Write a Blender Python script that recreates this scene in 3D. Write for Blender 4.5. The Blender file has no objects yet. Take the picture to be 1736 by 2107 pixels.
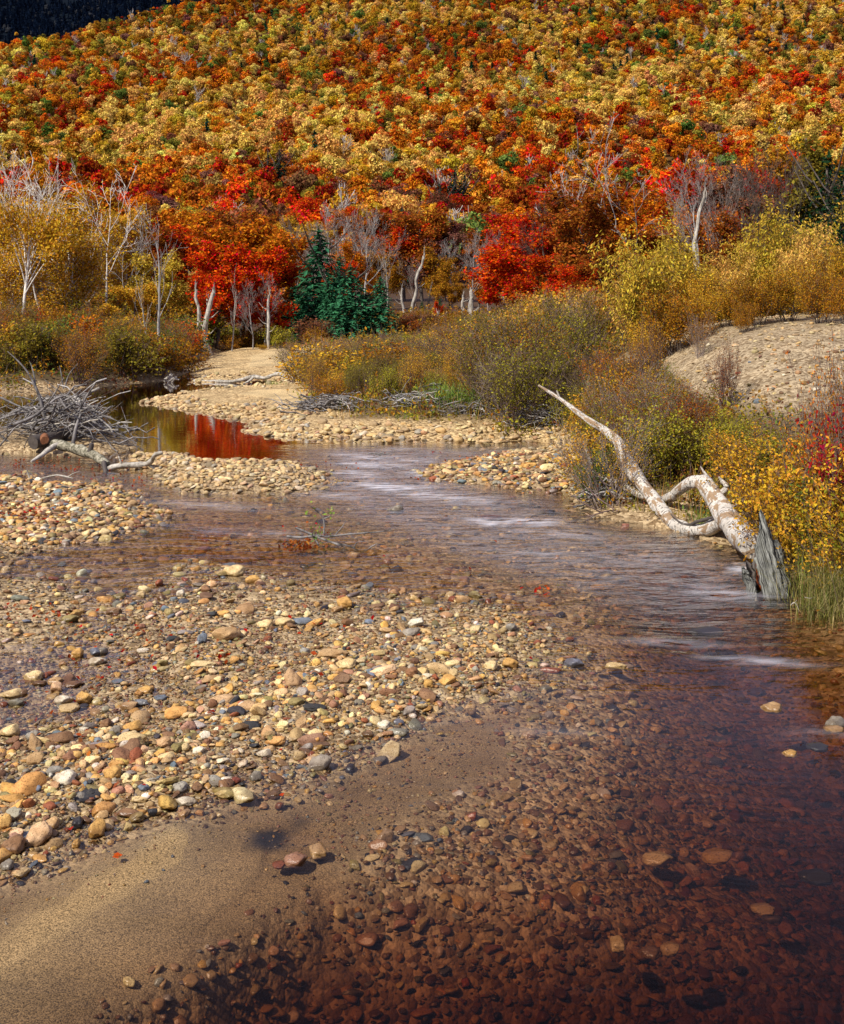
import bpy, bmesh, math, random
import numpy as np
from mathutils import Vector, Matrix, noise as mnoise

SC = bpy.context.scene
COL = SC.collection
R = math.radians
rng = np.random.default_rng(7)
random.seed(7)

# ------------------------------------------------------------------ camera, light, exposure
CAM_H = 4.0
F_D = 2543.0            # focal length in pixels of a 1736 x 2107 picture
HX, HY = 868.0, 555.5   # principal column and horizon row of that picture
cam_d = bpy.data.cameras.new('camera')
cam = bpy.data.objects.new('camera', cam_d); COL.objects.link(cam)
cam.location = (0, 0, CAM_H); cam.rotation_euler = (R(90), 0, 0)
cam_d.sensor_fit = 'VERTICAL'; cam_d.sensor_height = 24.0; cam_d.sensor_width = 24.0
cam_d.lens = 24.0 * F_D / 2107.0
cam_d.shift_y = -(1053.5 - HY) / 2107.0
cam_d.clip_start = 0.05; cam_d.clip_end = 6000
SC.camera = cam

SUN_TO = Vector((-0.56, -0.50, 0.78)).normalized()     # towards the sun
w = bpy.data.worlds.new('World'); SC.world = w; w.use_nodes = True
wn = w.node_tree; bg = wn.nodes['Background']
sky = wn.nodes.new('ShaderNodeTexSky'); sky.sky_type = 'NISHITA'; sky.sun_disc = False
sky.sun_elevation = math.asin(SUN_TO.z); sky.sun_rotation = math.atan2(SUN_TO.x, SUN_TO.y)
sky.air_density = 1.0; sky.dust_density = 2.0; sky.ozone_density = 1.5
tc = wn.nodes.new('ShaderNodeTexCoord'); cn = wn.nodes.new('ShaderNodeTexNoise'); cn.inputs['Scale'].default_value = 2.2; cn.inputs['Detail'].default_value = 5
wn.links.new(tc.outputs['Generated'], cn.inputs['Vector'])
cr = wn.nodes.new('ShaderNodeMapRange'); cr.inputs[1].default_value = .36; cr.inputs[2].default_value = .60; cr.inputs[3].default_value = .25; cr.inputs[4].default_value = .95
wn.links.new(cn.outputs['Fac'], cr.inputs[0])
cm = wn.nodes.new('ShaderNodeMixRGB'); cm.inputs[2].default_value = (5.7, 5.6, 8.6, 1)     # bright thin cloud
wn.links.new(cr.outputs[0], cm.inputs[0]); wn.links.new(sky.outputs[0], cm.inputs[1]); wn.links.new(cm.outputs[0], bg.inputs[0]); bg.inputs[1].default_value = 0.072
sl = bpy.data.lights.new('sun', 'SUN'); sl.energy = 4.7; sl.angle = R(0.6); sl.color = (1.0, 0.93, 0.82)
sun = bpy.data.objects.new('sun', sl); COL.objects.link(sun)
sun.rotation_euler = SUN_TO.to_track_quat('Z', 'Y').to_euler()
vs = SC.view_settings
SC.display_settings.display_device = 'sRGB'
vs.view_transform = 'Standard'; vs.look = 'None'; vs.gamma = 1.0; vs.use_curve_mapping = False
vs.exposure = 0.42
SC.render.engine = 'CYCLES'
cy = SC.cycles
cy.max_bounces = 7; cy.diffuse_bounces = 3; cy.glossy_bounces = 2; cy.transmission_bounces = 3
cy.transparent_max_bounces = 10; cy.volume_bounces = 0
cy.caustics_reflective = False; cy.caustics_refractive = False
cy.sample_clamp_indirect = 4.0
cy.use_adaptive_sampling = False
cy.use_denoising = True
SC.render.use_persistent_data = False

# ------------------------------------------------------------------ helpers
def at(xd, yd, z=0.0):
    Y = F_D * (CAM_H - z) / (yd - HY)
    return Vector(((xd - HX) / F_D * Y, Y, z))
def at3(xd, yd, Y):
    return Vector(((xd - HX) / F_D * Y, Y, CAM_H - (yd - HY) / F_D * Y))
def proj(p):
    return (HX + F_D * p[0] / max(p[1], .1), HY + F_D * (CAM_H - p[2]) / max(p[1], .1))
def sstep(x, a, b):
    t = np.clip((x - a) / (b - a), 0, 1)
    return t * t * (3 - 2 * t)
def vnoise(x, y, s=1.0, seed=0):
    """value noise, vectorised, 0..1"""
    x = np.asarray(x, float) * s + seed * 17.3; y = np.asarray(y, float) * s + seed * 9.7
    xi = np.floor(x); yi = np.floor(y); fx = x - xi; fy = y - yi
    fx = fx * fx * (3 - 2 * fx); fy = fy * fy * (3 - 2 * fy)
    def h(a, b):
        v = np.sin(a * 127.1 + b * 311.7 + seed * 3.1) * 43758.5453
        return v - np.floor(v)
    return (h(xi, yi) * (1 - fx) + h(xi + 1, yi) * fx) * (1 - fy) + (h(xi, yi + 1) * (1 - fx) + h(xi + 1, yi + 1) * fx) * fy
def fnoise(x, y, s, seed=0):
    return .55 * vnoise(x, y, s, seed) + .3 * vnoise(x, y, s * 2.1, seed + 1) + .15 * vnoise(x, y, s * 4.3, seed + 2)

def mesh_np(name, V, blocks, smooth=True):
    """mesh from numpy; blocks: list of (m,k) face index arrays"""
    me = bpy.data.meshes.new(name)
    V = np.asarray(V, np.float32).reshape(-1, 3)
    blocks = [np.asarray(b, np.int32) for b in blocks if len(b)]
    nl = sum(b.size for b in blocks); nf = sum(len(b) for b in blocks)
    me.vertices.add(len(V)); me.vertices.foreach_set('co', V.ravel())
    me.loops.add(nl); me.polygons.add(nf)
    me.loops.foreach_set('vertex_index', np.concatenate([b.ravel() for b in blocks]))
    tot = np.concatenate([np.full(len(b), b.shape[1], np.int32) for b in blocks])
    st = np.concatenate([[0], np.cumsum(tot)[:-1]]).astype(np.int32)
    me.polygons.foreach_set('loop_start', st)
    me.polygons.foreach_set('loop_total', tot)
    me.polygons.foreach_set('use_smooth', np.full(nf, smooth, bool))
    me.update(calc_edges=True); me.validate()
    return me
def attr(me, name, typ, dom, data):
    a = me.attributes.new(name, typ, dom)
    key = {'FLOAT': 'value', 'INT': 'value', 'FLOAT_VECTOR': 'vector', 'FLOAT_COLOR': 'color'}[typ]
    a.data.foreach_set(key, np.asarray(data, np.int32 if typ == 'INT' else np.float32).ravel())
def obj(name, me, mat=None, parent=None, loc=None, rot=None, scale=None, color=None, **props):
    o = bpy.data.objects.new(name, me); COL.objects.link(o)
    if mat is not None and me is not None and not me.materials: me.materials.append(mat)
    if parent is not None: o.parent = parent
    if loc is not None: o.location = loc
    if rot is not None: o.rotation_euler = rot
    if scale is not None: o.scale = (scale,) * 3 if isinstance(scale, (int, float)) else scale
    if color is not None: o.color = tuple(color)[:3] + (1,)
    for k, v in props.items():
        if v: o[k] = v
    return o
def thing(name, label, cat, loc=(0, 0, 0), rz=0, scale=1, group=None):
    return obj(name, None, None, None, loc, (0, 0, rz), scale, None, label=label, category=cat, group=group)

class Tubes:
    """collects polylines into one tube mesh"""
    def __init__(s): s.V = []; s.F = []; s.C = []; s.U = []; s.n = 0
    def add(s, pts, rad, sides=5, cap=True, rough=0.0, seed=0):
        P = np.asarray([tuple(p) for p in pts], float); n = len(P)
        T = np.gradient(P, axis=0); T /= np.linalg.norm(T, axis=1)[:, None] + 1e-9
        ref = np.array([0.13, 0.21, 0.97]) if abs(T[0][2]) < .9 else np.array([1., .1, 0])
        A = np.cross(T, ref); A /= np.linalg.norm(A, axis=1)[:, None] + 1e-9
        B = np.cross(T, A)
        rad = np.broadcast_to(np.asarray(rad, float), (n,))
        th = np.arange(sides) * 2 * math.pi / sides
        L = np.concatenate([[0], np.cumsum(np.linalg.norm(np.diff(P, axis=0), axis=1))])
        rr = rad[:, None] * np.ones((1, sides))
        if rough:
            lo = np.repeat(L[:, None], sides, 1); an = np.repeat(th[None], n, 0)
            rr = rr * (1 + rough * (2 * vnoise(np.cos(an) * 1.3 + seed, lo / max(rad.mean(), .01) * .35 + np.sin(an) * 1.3, 1.0, seed) - 1))
        V = P[:, None] + rr[..., None] * (np.cos(th)[None, :, None] * A[:, None] + np.sin(th)[None, :, None] * B[:, None])
        i = np.arange(n - 1)[:, None] * sides; j = np.arange(sides)[None]; k = (j + 1) % sides
        F = np.stack([i + j, i + k, i + sides + k, i + sides + j], -1).reshape(-1, 4) + s.n
        s.V.append(V.reshape(-1, 3)); s.F.append(F)
        U = np.stack([np.repeat((th / 6.283)[None], n, 0), np.repeat(L[:, None], sides, 1), rr], -1)
        s.U.append(U.reshape(-1, 3))
        if cap and sides >= 3:
            for off in (0, (n - 1) * sides):
                c = np.arange(sides) + s.n + n * sides + (0 if off == 0 else sides)
                s.C.append((c[::-1] if off == 0 else c).tolist())
            ends = np.concatenate([V[0], V[-1]]); s.V.append(ends); s.U.append(np.concatenate([U[0], U[-1]])); s.n += 2 * sides
        s.n += n * sides
    def mesh(s, name, smooth=True):
        bl = [np.concatenate(s.F)]
        by = {}
        for c in s.C: by.setdefault(len(c), []).append(c)
        bl += [np.array(v) for v in by.values()]
        me = mesh_np(name, np.concatenate(s.V), bl, smooth)
        attr(me, 'tuv', 'FLOAT_VECTOR', 'POINT', np.concatenate(s.U))
        return me

def unit(a): return a / (np.linalg.norm(a, axis=-1, keepdims=True) + 1e-9)
def leaves_np(C, N, L, W, g, curl=0.0, axis=None):
    """rhombic leaves: centres, normals, half length, half width"""
    n = len(C)
    rnd = g.normal(size=(n, 3)) if axis is None else axis + g.normal(size=(n, 3)) * .45
    N = unit(N); A = unit(rnd - (rnd * N).sum(1, keepdims=True) * N); B = np.cross(N, A)
    L = np.broadcast_to(L, (n,))[:, None]; W = np.broadcast_to(W, (n,))[:, None]
    V = np.stack([C - A * L, C + B * W + N * curl * W, C + A * L, C - B * W + N * curl * W], 1).reshape(-1, 3)
    F = np.arange(n * 4).reshape(-1, 4)
    return V, F
def leaf_mesh(name, C, N, L, W, g, curl=.25, axis=None, lv=None, colr=None):
    V, F = leaves_np(C, N, L, W, g, curl, axis)
    me = mesh_np(name, V, [F], False)
    attr(me, 'lv', 'FLOAT', 'FACE', g.random(len(C)) if lv is None else lv)
    if colr is not None: attr(me, 'col', 'FLOAT_COLOR', 'FACE', np.concatenate([colr, np.ones((len(colr), 1))], 1))
    return me

# ------------------------------------------------------------------ materials
class NT:
    def __init__(s, name):
        s.m = bpy.data.materials.new(name); s.m.use_nodes = True
        s.t = s.m.node_tree; s.t.nodes.clear(); s.out = s.n('OutputMaterial')
    def n(s, typ, **kw):
        nd = s.t.nodes.new('ShaderNode' + typ)
        for k, v in kw.items():
            if isinstance(k, str) and hasattr(nd, k): setattr(nd, k, v)
        return nd
    def l(s, a, b): s.t.links.new(a, b)
    def val(s, sock, v):
        if hasattr(v, 'is_output') or isinstance(v, bpy.types.NodeSocket): s.l(v, sock)
        else: sock.default_value = v
    def math(s, op, a, b=0.0, clamp=False):
        nd = s.n('Math', operation=op, use_clamp=clamp); s.val(nd.inputs[0], a); s.val(nd.inputs[1], b); return nd.outputs[0]
    def mix(s, f, a, b, bt='MIX'):
        nd = s.n('MixRGB', blend_type=bt); s.val(nd.inputs[0], f); s.val(nd.inputs[1], a); s.val(nd.inputs[2], b); return nd.outputs[0]
    def mixs(s, f, a, b):
        nd = s.n('MixShader'); s.val(nd.inputs[0], f); s.l(a, nd.inputs[1]); s.l(b, nd.inputs[2]); return nd.outputs[0]
    def noise(s, vec, scale, detail=3, rough=.55):
        nd = s.n('TexNoise'); nd.inputs['Scale'].default_value = scale; nd.inputs['Detail'].default_value = detail; nd.inputs['Roughness'].default_value = rough
        if vec is not None: s.l(vec, nd.inputs['Vector'])
        return nd.outputs['Fac']
    def ramp(s, f, stops):
        nd = s.n('ValToRGB'); e = nd.color_ramp.elements
        while len(e) < len(stops): e.new(.5)
        for i, (p, c) in enumerate(stops):
            e[i].position = p; e[i].color = (c, c, c, 1) if isinstance(c, (int, float)) else tuple(c) + (1,)
        s.l(f, nd.inputs[0]); return nd.outputs[0]
    def obj(s): return s.n('TexCoord').outputs['Object']
    def pos(s): return s.n('NewGeometry').outputs['Position']
    def map(s, vec, scale): 
        nd = s.n('Mapping'); s.l(vec, nd.inputs[0]); nd.inputs['Scale'].default_value = scale; return nd.outputs[0]
    def attr(s, name, typ='GEOMETRY'):
        nd = s.n('Attribute'); nd.attribute_type = typ; nd.attribute_name = name; return nd
    def bump(s, h, strength=.5, dist=.02):
        nd = s.n('Bump'); nd.inputs['Strength'].default_value = strength; nd.inputs['Distance'].default_value = dist; s.l(h, nd.inputs['Height']); return nd.outputs[0]
    def diff(s, col, nrm=None, rough=.0):
        nd = s.n('BsdfDiffuse'); s.val(nd.inputs['Color'], col)
        if nrm is not None: s.l(nrm, nd.inputs['Normal'])
        return nd.outputs[0]
    def pri(s, col, rough=.6, nrm=None, spec=.3):
        nd = s.n('BsdfPrincipled'); s.val(nd.inputs['Base Color'], col); s.val(nd.inputs['Roughness'], rough)
        nd.inputs['Specular IOR Level'].default_value = spec
        if nrm is not None: s.l(nrm, nd.inputs['Normal'])
        return nd.outputs[0]
    def done(s, sh, vol=None):
        s.l(sh, s.out.inputs['Surface'])
        if vol is not None: s.l(vol, s.out.inputs['Volume'])
        return s.m

def leaf_mat(name, mode, trans=.35, hue=.05, vlo=.45, vhi=1.45):
    t = NT(name)
    base = {'obj': lambda: t.n('ObjectInfo').outputs['Color'], 'inst': lambda: t.attr('tint', 'INSTANCER').outputs['Color'],
            'col': lambda: t.attr('col').outputs['Color']}[mode]()
    lv = t.attr('lv').outputs['Fac']
    hs = t.n('HueSaturation')
    h2 = t.math('FRACT', t.math('MULTIPLY', lv, 37.0))
    t.l(t.math('ADD', t.math('MULTIPLY', h2, hue), .5 - hue * .4), hs.inputs['Hue'])
    t.l(t.math('ADD', t.math('MULTIPLY', lv, vhi - vlo), vlo), hs.inputs['Value'])
    t.l(base, hs.inputs['Color']); hs.inputs['Saturation'].default_value = 1.0
    c = hs.outputs[0]
    tr = t.n('BsdfTranslucent'); t.l(c, tr.inputs['Color'])
    return t.done(t.mixs(trans, t.diff(c), tr.outputs[0]))
M_leaf = leaf_mat('leaf_of_tree', 'obj')
M_leafi = leaf_mat('leaf_of_forest', 'inst', .25)
M_leafc = leaf_mat('leaf_coloured', 'col', .35, .03, .55, 1.35)
M_needle = leaf_mat('spruce_needles', 'obj', .1, .02, .4, 1.6)
M_needlei = leaf_mat('forest_needles', 'inst', .1, .02, .4, 1.6)

def bark_mat(name, c1, c2, sc=6, marks=0.0, bmp=.5):
    t = NT(name); o = t.obj()
    n1 = t.noise(t.map(o, (1, 1, .35)), sc, 5, .65)
    c = t.mix(t.ramp(n1, [(.35, 0.), (.62, 1.)]), c1 + (1,), c2 + (1,))
    if marks:
        n2 = t.noise(t.map(o, (1, 1, 4.0)), sc * 1.3, 2)
        c = t.mix(t.ramp(n2, [(.60, 0.), (.66, marks)]), c, (.03, .025, .02, 1))
    return t.done(t.pri(c, .85, t.bump(n1, bmp, .03), .15))
M_birch = bark_mat('birch_bark', (.48, .44, .37), (.80, .77, .70), 5, .85)
M_grey = bark_mat('grey_bark', (.16, .15, .14), (.42, .40, .37), 6, .3)
M_dark = bark_mat('dark_bark', (.045, .035, .03), (.14, .115, .095), 7)
M_twig = bark_mat('twig_bark', (.07, .045, .04), (.19, .13, .11), 9)
M_snag = bark_mat('bleached_wood', (.16, .14, .11), (.50, .465, .40), 9, .6)
M_stick = bark_mat('driftwood', (.045, .04, .037), (.25, .235, .225), 8, .3)
M_mauve = bark_mat('mauve_twigs', (.13, .095, .075), (.33, .27, .235), 9)

def stone_mat(name, mode):
    t = NT(name)
    base = t.n('ObjectInfo').outputs['Color'] if mode == 'obj' else t.attr('tint', 'INSTANCER').outputs['Color']
    rnd = t.n('ObjectInfo').outputs['Random']
    p = t.pos()
    n1 = t.noise(p, 9, 4, .6); n2 = t.noise(p, 95, 2, .6); n3 = t.noise(p, 38, 4, .7)
    c = t.mix(t.ramp(n1, [(.3, 0.), (.7, 1.)]), t.mix(1.0, base, (.72, .62, .50, 1), 'MULTIPLY'), t.mix(1.0, base, (1.15, 1.14, 1.12, 1), 'MULTIPLY'))
    c = t.mix(t.ramp(n2, [(.56, 0.), (.64, .75)]), c, t.mix(1.0, base, (.22, .17, .12, 1), 'MULTIPLY'))
    c = t.mix(t.ramp(n3, [(.62, 0.), (.72, .35)]), c, (.16, .11, .045, 1))
    z = t.n('SeparateXYZ'); t.l(p, z.inputs[0])
    wet = t.ramp(t.math('ADD', t.math('ADD', t.math('MULTIPLY', z.outputs[2], 9.0), .27), t.math('MULTIPLY', t.math('SUBTRACT', n1, .5), .4)), [(.55, 1.), (.75, 0.)])
    c = t.mix(t.math('MULTIPLY', wet, .6), c, t.mix(1.0, c, (.42, .36, .30, 1), 'MULTIPLY'))
    rough = t.math('SUBTRACT', .75, t.math('MULTIPLY', wet, .45))
    hgt = t.math('ADD', n2, t.math('MULTIPLY', n3, 1.2))
    return t.done(t.pri(c, rough, t.bump(hgt, .35, .006), .35))
M_stone = stone_mat('river_stone', 'obj'); M_stonei = stone_mat('gravel_stone', 'inst')

# ------------------------------------------------------------------ the lie of the land
LAND = {
 'bar_left': ([(-300,960),(0,968),(120,985),(230,1000),(300,1035),(325,1062),(270,1090),(150,1118),(70,1142),(0,1165),(-300,1180)], .065, .7),
 'bar_main': ([(-300,1420),(0,1375),(110,1320),(210,1260),(330,1178),(400,1150),(480,1165),(620,1195),(720,1200),(860,1235),(960,1225),(1060,1245),(1150,1290),(1165,1335),(1100,1400),(960,1435),(880,1475),(760,1535),(640,1600),(520,1630),(420,1650),(300,1695),(200,1745),(60,1790),(-100,1830),(-300,1900)], .05, .9),
 'bar_wet': ([(-300,1190),(0,1180),(130,1185),(240,1230),(200,1300),(0,1380),(-300,1400)], .035, .5),
 'sand': ([(-300,2060),(0,1945),(70,1872),(200,1800),(300,1735),(350,1705),(378,1722),(360,1775),(270,1840),(150,1905),(0,2000),(-300,2200)], .03, .6),
 'island': ([(262,938),(330,938),(480,952),(600,958),(655,975),(662,995),(600,1016),(500,1018),(400,1007),(330,992),(275,968)], .17, .8),
 'spit': ([(890,965),(960,947),(1060,930),(1190,928),(1190,1012),(1080,1012),(1000,1000),(920,985)], .10, .6),
 'mound': ([(-160,892),(0,886),(150,890),(260,905),(285,920),(200,932),(60,932),(-160,928)], .16, .6),
}
RIGHT = [(285,827),(340,816),(420,805),(500,799),(590,786),(560,776),(480,786),(400,788),(380,772),(400,745),(470,728),(560,722),(620,700),(620,640),(6000,600),(6000,1600),(1900,1345),(1736,1258),(1640,1183),(1560,1140),(1450,1092),(1330,1072),(1210,1066),(1185,1020),(1182,905),(1100,906),(1000,915),(900,912),(700,905),(560,897),(515,885),(520,866),(420,850)]
LEFT = [(-6000,1250),(-300,835),(0,808),(100,803),(180,797),(260,790),(345,782),(388,766),(400,745),(470,728),(470,640),(-6000,600)]
def topoly(P): return np.array([(at(*p).x, at(*p).y) for p in P])
def sdf(poly, X, Y):
    """signed distance in metres, positive inside"""
    X = np.asarray(X, float).ravel(); Y = np.asarray(Y, float).ravel()
    d = np.full(X.shape, 1e9); ins = np.zeros(X.shape, bool)
    a = poly; b = np.roll(poly, -1, 0)
    for (ax, ay), (bx, by) in zip(a, b):
        ex, ey = bx - ax, by - ay; t = np.clip(((X - ax) * ex + (Y - ay) * ey) / (ex * ex + ey * ey + 1e-12), 0, 1)
        d = np.minimum(d, (X - ax - t * ex) ** 2 + (Y - ay - t * ey) ** 2)
        c = ((ay > Y) != (by > Y))
        with np.errstate(divide='ignore', invalid='ignore'):
            ins ^= c & (X < (bx - ax) * (Y - ay) / (by - ay + 1e-30) + ax)
    d = np.sqrt(d); return np.where(ins, d, -d)
P_land = {k: topoly(v[0]) for k, v in LAND.items()}
P_right, P_left = topoly(RIGHT), topoly(LEFT)

def hill_z(X, Y):
    t = np.clip(Y - 150, 0, None)
    z = .1118 * t + .000303 * t * t
    t2 = np.clip(Y - 760, 0, None); z = z - .00045 * t2 * t2
    dist = (X + 195) * -.812 + (Y - 572) * .584
    z = z - np.where(X < 60, .55 * np.clip(dist, 0, None), 0)
    z = z + (fnoise(X, Y, 1 / 90., 5) - .5) * 14 * sstep(Y, 170, 320)
    return np.maximum(z, -2)
def ground_all(X, Y):
    """height, and a dict of masks, for arrays of world x, y"""
    X = np.asarray(X, float).ravel(); Y = np.asarray(Y, float).ravel()
    Yc = np.maximum(Y, 3.2); xd = HX + F_D * X / Yc; yd = HY + F_D * CAM_H / Yc
    n1 = fnoise(X, Y, .7, 3) - .5; n2 = fnoise(X, Y, 2.6, 8) - .5
    jx = X + n1 * .7; jy = Y + n2 * .5 + n1 * .9
    S = {k: sdf(P_land[k], jx, jy) for k in P_land}; S['sand'] = sdf(P_land['sand'], X + n1 * .12, Y + n1 * .2)
    sr = sdf(P_right, jx, jy); sl_ = sdf(P_left, jx, jy)
    alld = np.maximum.reduce(list(S.values()) + [sr, sl_])
    # bed
    s = (xd - 1150) * .558 + (yd - 1400) * .829
    dep = .07 + .36 * sstep(s, 20, 480) + .30 * sstep(xd, 1180, 1480) * sstep(yd, 1060, 1220) * (1 - sstep(yd, 1350, 1500) * .5)
    dep += .45 * sstep(s, 420, 900) + 1.5 * sstep(yd, 1740, 2080) * sstep(xd, 60, 420) + .3 * sstep(xd, 1480, 1736) * sstep(yd, 1170, 1300) * (1 - sstep(yd, 1560, 1800))
    dep += .75 * sstep(xd, 60, 160) * (1 - sstep(xd, 480, 620)) * (1 - sstep(yd, 905, 950))
    dep += .16 * np.exp(-((xd - 560) / 85) ** 2 - ((yd - 1700) / 34) ** 2)
    dep += .16 * np.exp(-((xd - 380) / 130) ** 2 - ((yd - 1075) / 16) ** 2) + .14 * np.exp(-((xd - 500) / 190) ** 2 - ((yd - 1130) / 14) ** 2)
    dep += .12 * np.exp(-((xd - 1110) / 60) ** 2 - ((yd - 1022) / 10) ** 2)
    sandy = sstep(-(s + n1 * 100 + n2 * 70), -120, -5) * sstep(yd, 1410, 1490) * (1 - sstep(S['bar_main'], -.45, .05)) * (1 - sstep(xd, 1000, 1130))
    slope = .22 - .12 * sandy + .6 * sstep(yd, 1680, 1950) * sstep(s, 10, 150) * (1 - sandy)
    z = -np.minimum(dep, .025 + slope * np.clip(-alld, 0, None)) + n2 * .03
    for k in P_land:
        h, wd = LAND[k][1:]
        zz = h * sstep(S[k], -.15, wd) - .02 * (S[k] < 0) if k != 'sand' else h * sstep(S[k], 0, .6) - .12 * np.clip(-S[k], 0, None) - .9 * np.clip(-S[k] - .55, 0, None) + n2 * .012
        if k in ('bar_main', 'bar_left', 'bar_wet'): zz = zz + (n1 * .17 + n2 * .07) * sstep(S[k], -.1, .6) - .016 - .028 * sstep(-xd, -420, -150) * sstep(yd, 1180, 1260) * (1 - sstep(yd, 1480, 1600))
        z = np.where(S[k] > (-.25 if k != 'sand' else -6), np.maximum(z, zz), z)
    beach = (1 - sstep(xd, 640, 900)) * 1.0
    rz = .16 * sstep(sr, -.1, 1.0) + (.42 - .30 * beach) * sstep(sr, 1.0, 5.5) + (.35) * sstep(Y, 42, 80) + .06 * n1
    rz += 2.05 * sstep(X - (Y - 28) * .04, 2.7, 7.6) * sstep(Y, 17.0, 28.5) * (1 - .45 * sstep(Y, 31, 48)) * (1 - .6 * sstep(Y, 48, 75)) + .25 * sstep(X, 7, 11) * sstep(Y, 10, 28)
    lz = .5 * sstep(sl_, -.1, 1.4) + .35 * sstep(sl_, 2, 9) + .12 * n1
    z = np.where(sr > -.15, np.maximum(z, rz - .02 * (sr < 0)), z)
    z = np.where(sl_ > -.15, np.maximum(z, lz - .02 * (sl_ < 0)), z)
    far = sstep(Y, 85, 130); z = z * (1 - far) + far * 1.3
    hz = hill_z(X, Y); z = z + np.where(Y > 150, hz, 0)
    back = sstep(-Y, -2.6, 0.5); z = z * (1 - back) + 2.3 * back
    M = dict(S=S, sr=sr, sl=sl_, alld=alld, xd=xd, yd=yd, dep=dep, sandy=sandy, n1=n1, n2=n2, s=s, dune=sstep(rz, 1.15, 1.6) * (Y < 34) * (X > 4.5))
    return z, M
def gz(x, y): return float(ground_all([x], [y])[0][0])

SAND = np.array([.20, .135, .066]); GRAV = np.array([.40, .30, .17]); SOIL = np.array([.11, .075, .035]); DRY = np.array([.24, .17, .06]); LITT = np.array([.07, .04, .02])
def ground_col(X, Y, z, M):
    n = len(z); c = np.tile(SOIL, (n, 1))
    def blend(c, col, f): f = np.clip(f, 0, 1)[:, None]; return c * (1 - f) + np.array(col) * f
    c = blend(c, DRY, sstep(M['n1'], -.05, .2) * .7)
    river = (M['sr'] < 1.2) & (M['sl'] < .6)
    c = np.where(river[:, None], GRAV * .8, c)
    c = blend(c, [.31, .245, .15], M['dune'])
    beach = (1 - sstep(M['xd'], 640, 760)) * (M['sr'] > -.1) * (M['yd'] > 700) + (1 - sstep(M['sr'], 1.6, 3.0)) * (M['sr'] > 0) * (M['xd'] < 1180) + sstep(40 - np.abs(M['xd'] - 470), 0, 20) * (np.abs(M['yd'] - 750) < 30)
    c = blend(c, [.46, .34, .17], beach * (M['yd'] > 715))
    c = blend(c, SAND, M['sandy']); c = blend(c, np.array([.27, .175, .075]), sstep(M['S']['sand'], -.25, .35))
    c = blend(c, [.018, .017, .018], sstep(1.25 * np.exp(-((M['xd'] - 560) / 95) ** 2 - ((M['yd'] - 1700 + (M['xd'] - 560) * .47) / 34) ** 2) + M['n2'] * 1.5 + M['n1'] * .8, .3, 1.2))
    c = blend(c, LITT, sstep(Y, 58, 66))
    return c
def polar(r, th):
    A, B = np.meshgrid(th, r); return (B * np.sin(A)).ravel(), (B * np.cos(A)).ravel()
def polar_faces(nr, nt, closed):
    i = np.arange(nr - 1)[:, None]; j = np.arange(nt if closed else nt - 1)[None]; k = (j + 1) % nt
    return np.stack([i * nt + j, i * nt + k, (i + 1) * nt + k, (i + 1) * nt + j], -1).reshape(-1, 4)
TH = np.concatenate([np.linspace(-180, -30, 30)[:-1], np.linspace(-30, 30, 420), np.linspace(30, 180, 30)[1:-1]]) * math.pi / 180
rr = np.concatenate([np.linspace(.4, 5.5, 12)[:-1], np.geomspace(5.5, 60, 430), np.geomspace(60, 170, 60)[1:]])
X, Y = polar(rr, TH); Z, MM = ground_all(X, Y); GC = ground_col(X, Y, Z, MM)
# a vertex in the middle closes the disc
V = np.concatenate([np.stack([X, Y, Z], 1), [[0, 0, 2.3]]]); nt = len(TH)
fan = np.stack([np.full(nt, len(X)), (np.arange(nt) + 1) % nt, np.arange(nt)], 1)
gm = mesh_np('ground', V, [polar_faces(len(rr), nt, True), fan[:, ::-1]])
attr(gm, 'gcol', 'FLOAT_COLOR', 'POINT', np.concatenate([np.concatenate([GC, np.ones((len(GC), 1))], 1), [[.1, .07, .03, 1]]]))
peb = np.clip(1 - MM['sandy'] - sstep(MM['S']['sand'], -.2, .1), 0, 1) * np.clip((MM['sr'] < 2.5) + MM['dune'], 0, 1) * (MM['sl'] < .6)
attr(gm, 'peb', 'FLOAT', 'POINT', np.concatenate([peb, [0]]))
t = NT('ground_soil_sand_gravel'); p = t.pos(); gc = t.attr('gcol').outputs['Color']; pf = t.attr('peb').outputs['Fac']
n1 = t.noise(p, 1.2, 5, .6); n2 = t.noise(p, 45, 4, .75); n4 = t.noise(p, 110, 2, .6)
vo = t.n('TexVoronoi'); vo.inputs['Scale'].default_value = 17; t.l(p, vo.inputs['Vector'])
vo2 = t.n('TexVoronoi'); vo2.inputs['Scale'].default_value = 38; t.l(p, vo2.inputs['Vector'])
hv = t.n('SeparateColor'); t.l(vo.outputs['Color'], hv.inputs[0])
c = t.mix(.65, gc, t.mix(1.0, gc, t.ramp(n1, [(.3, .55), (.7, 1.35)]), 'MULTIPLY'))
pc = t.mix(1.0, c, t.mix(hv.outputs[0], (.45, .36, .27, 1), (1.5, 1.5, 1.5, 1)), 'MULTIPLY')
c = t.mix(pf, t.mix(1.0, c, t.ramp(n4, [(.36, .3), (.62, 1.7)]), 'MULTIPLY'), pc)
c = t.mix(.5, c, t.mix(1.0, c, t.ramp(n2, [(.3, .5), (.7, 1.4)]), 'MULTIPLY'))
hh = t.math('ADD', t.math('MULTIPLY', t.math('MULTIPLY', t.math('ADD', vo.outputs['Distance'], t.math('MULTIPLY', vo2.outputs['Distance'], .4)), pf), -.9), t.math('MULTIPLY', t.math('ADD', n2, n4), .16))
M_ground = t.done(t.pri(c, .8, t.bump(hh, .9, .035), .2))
obj('ground', gm, M_ground, kind='structure')

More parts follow.
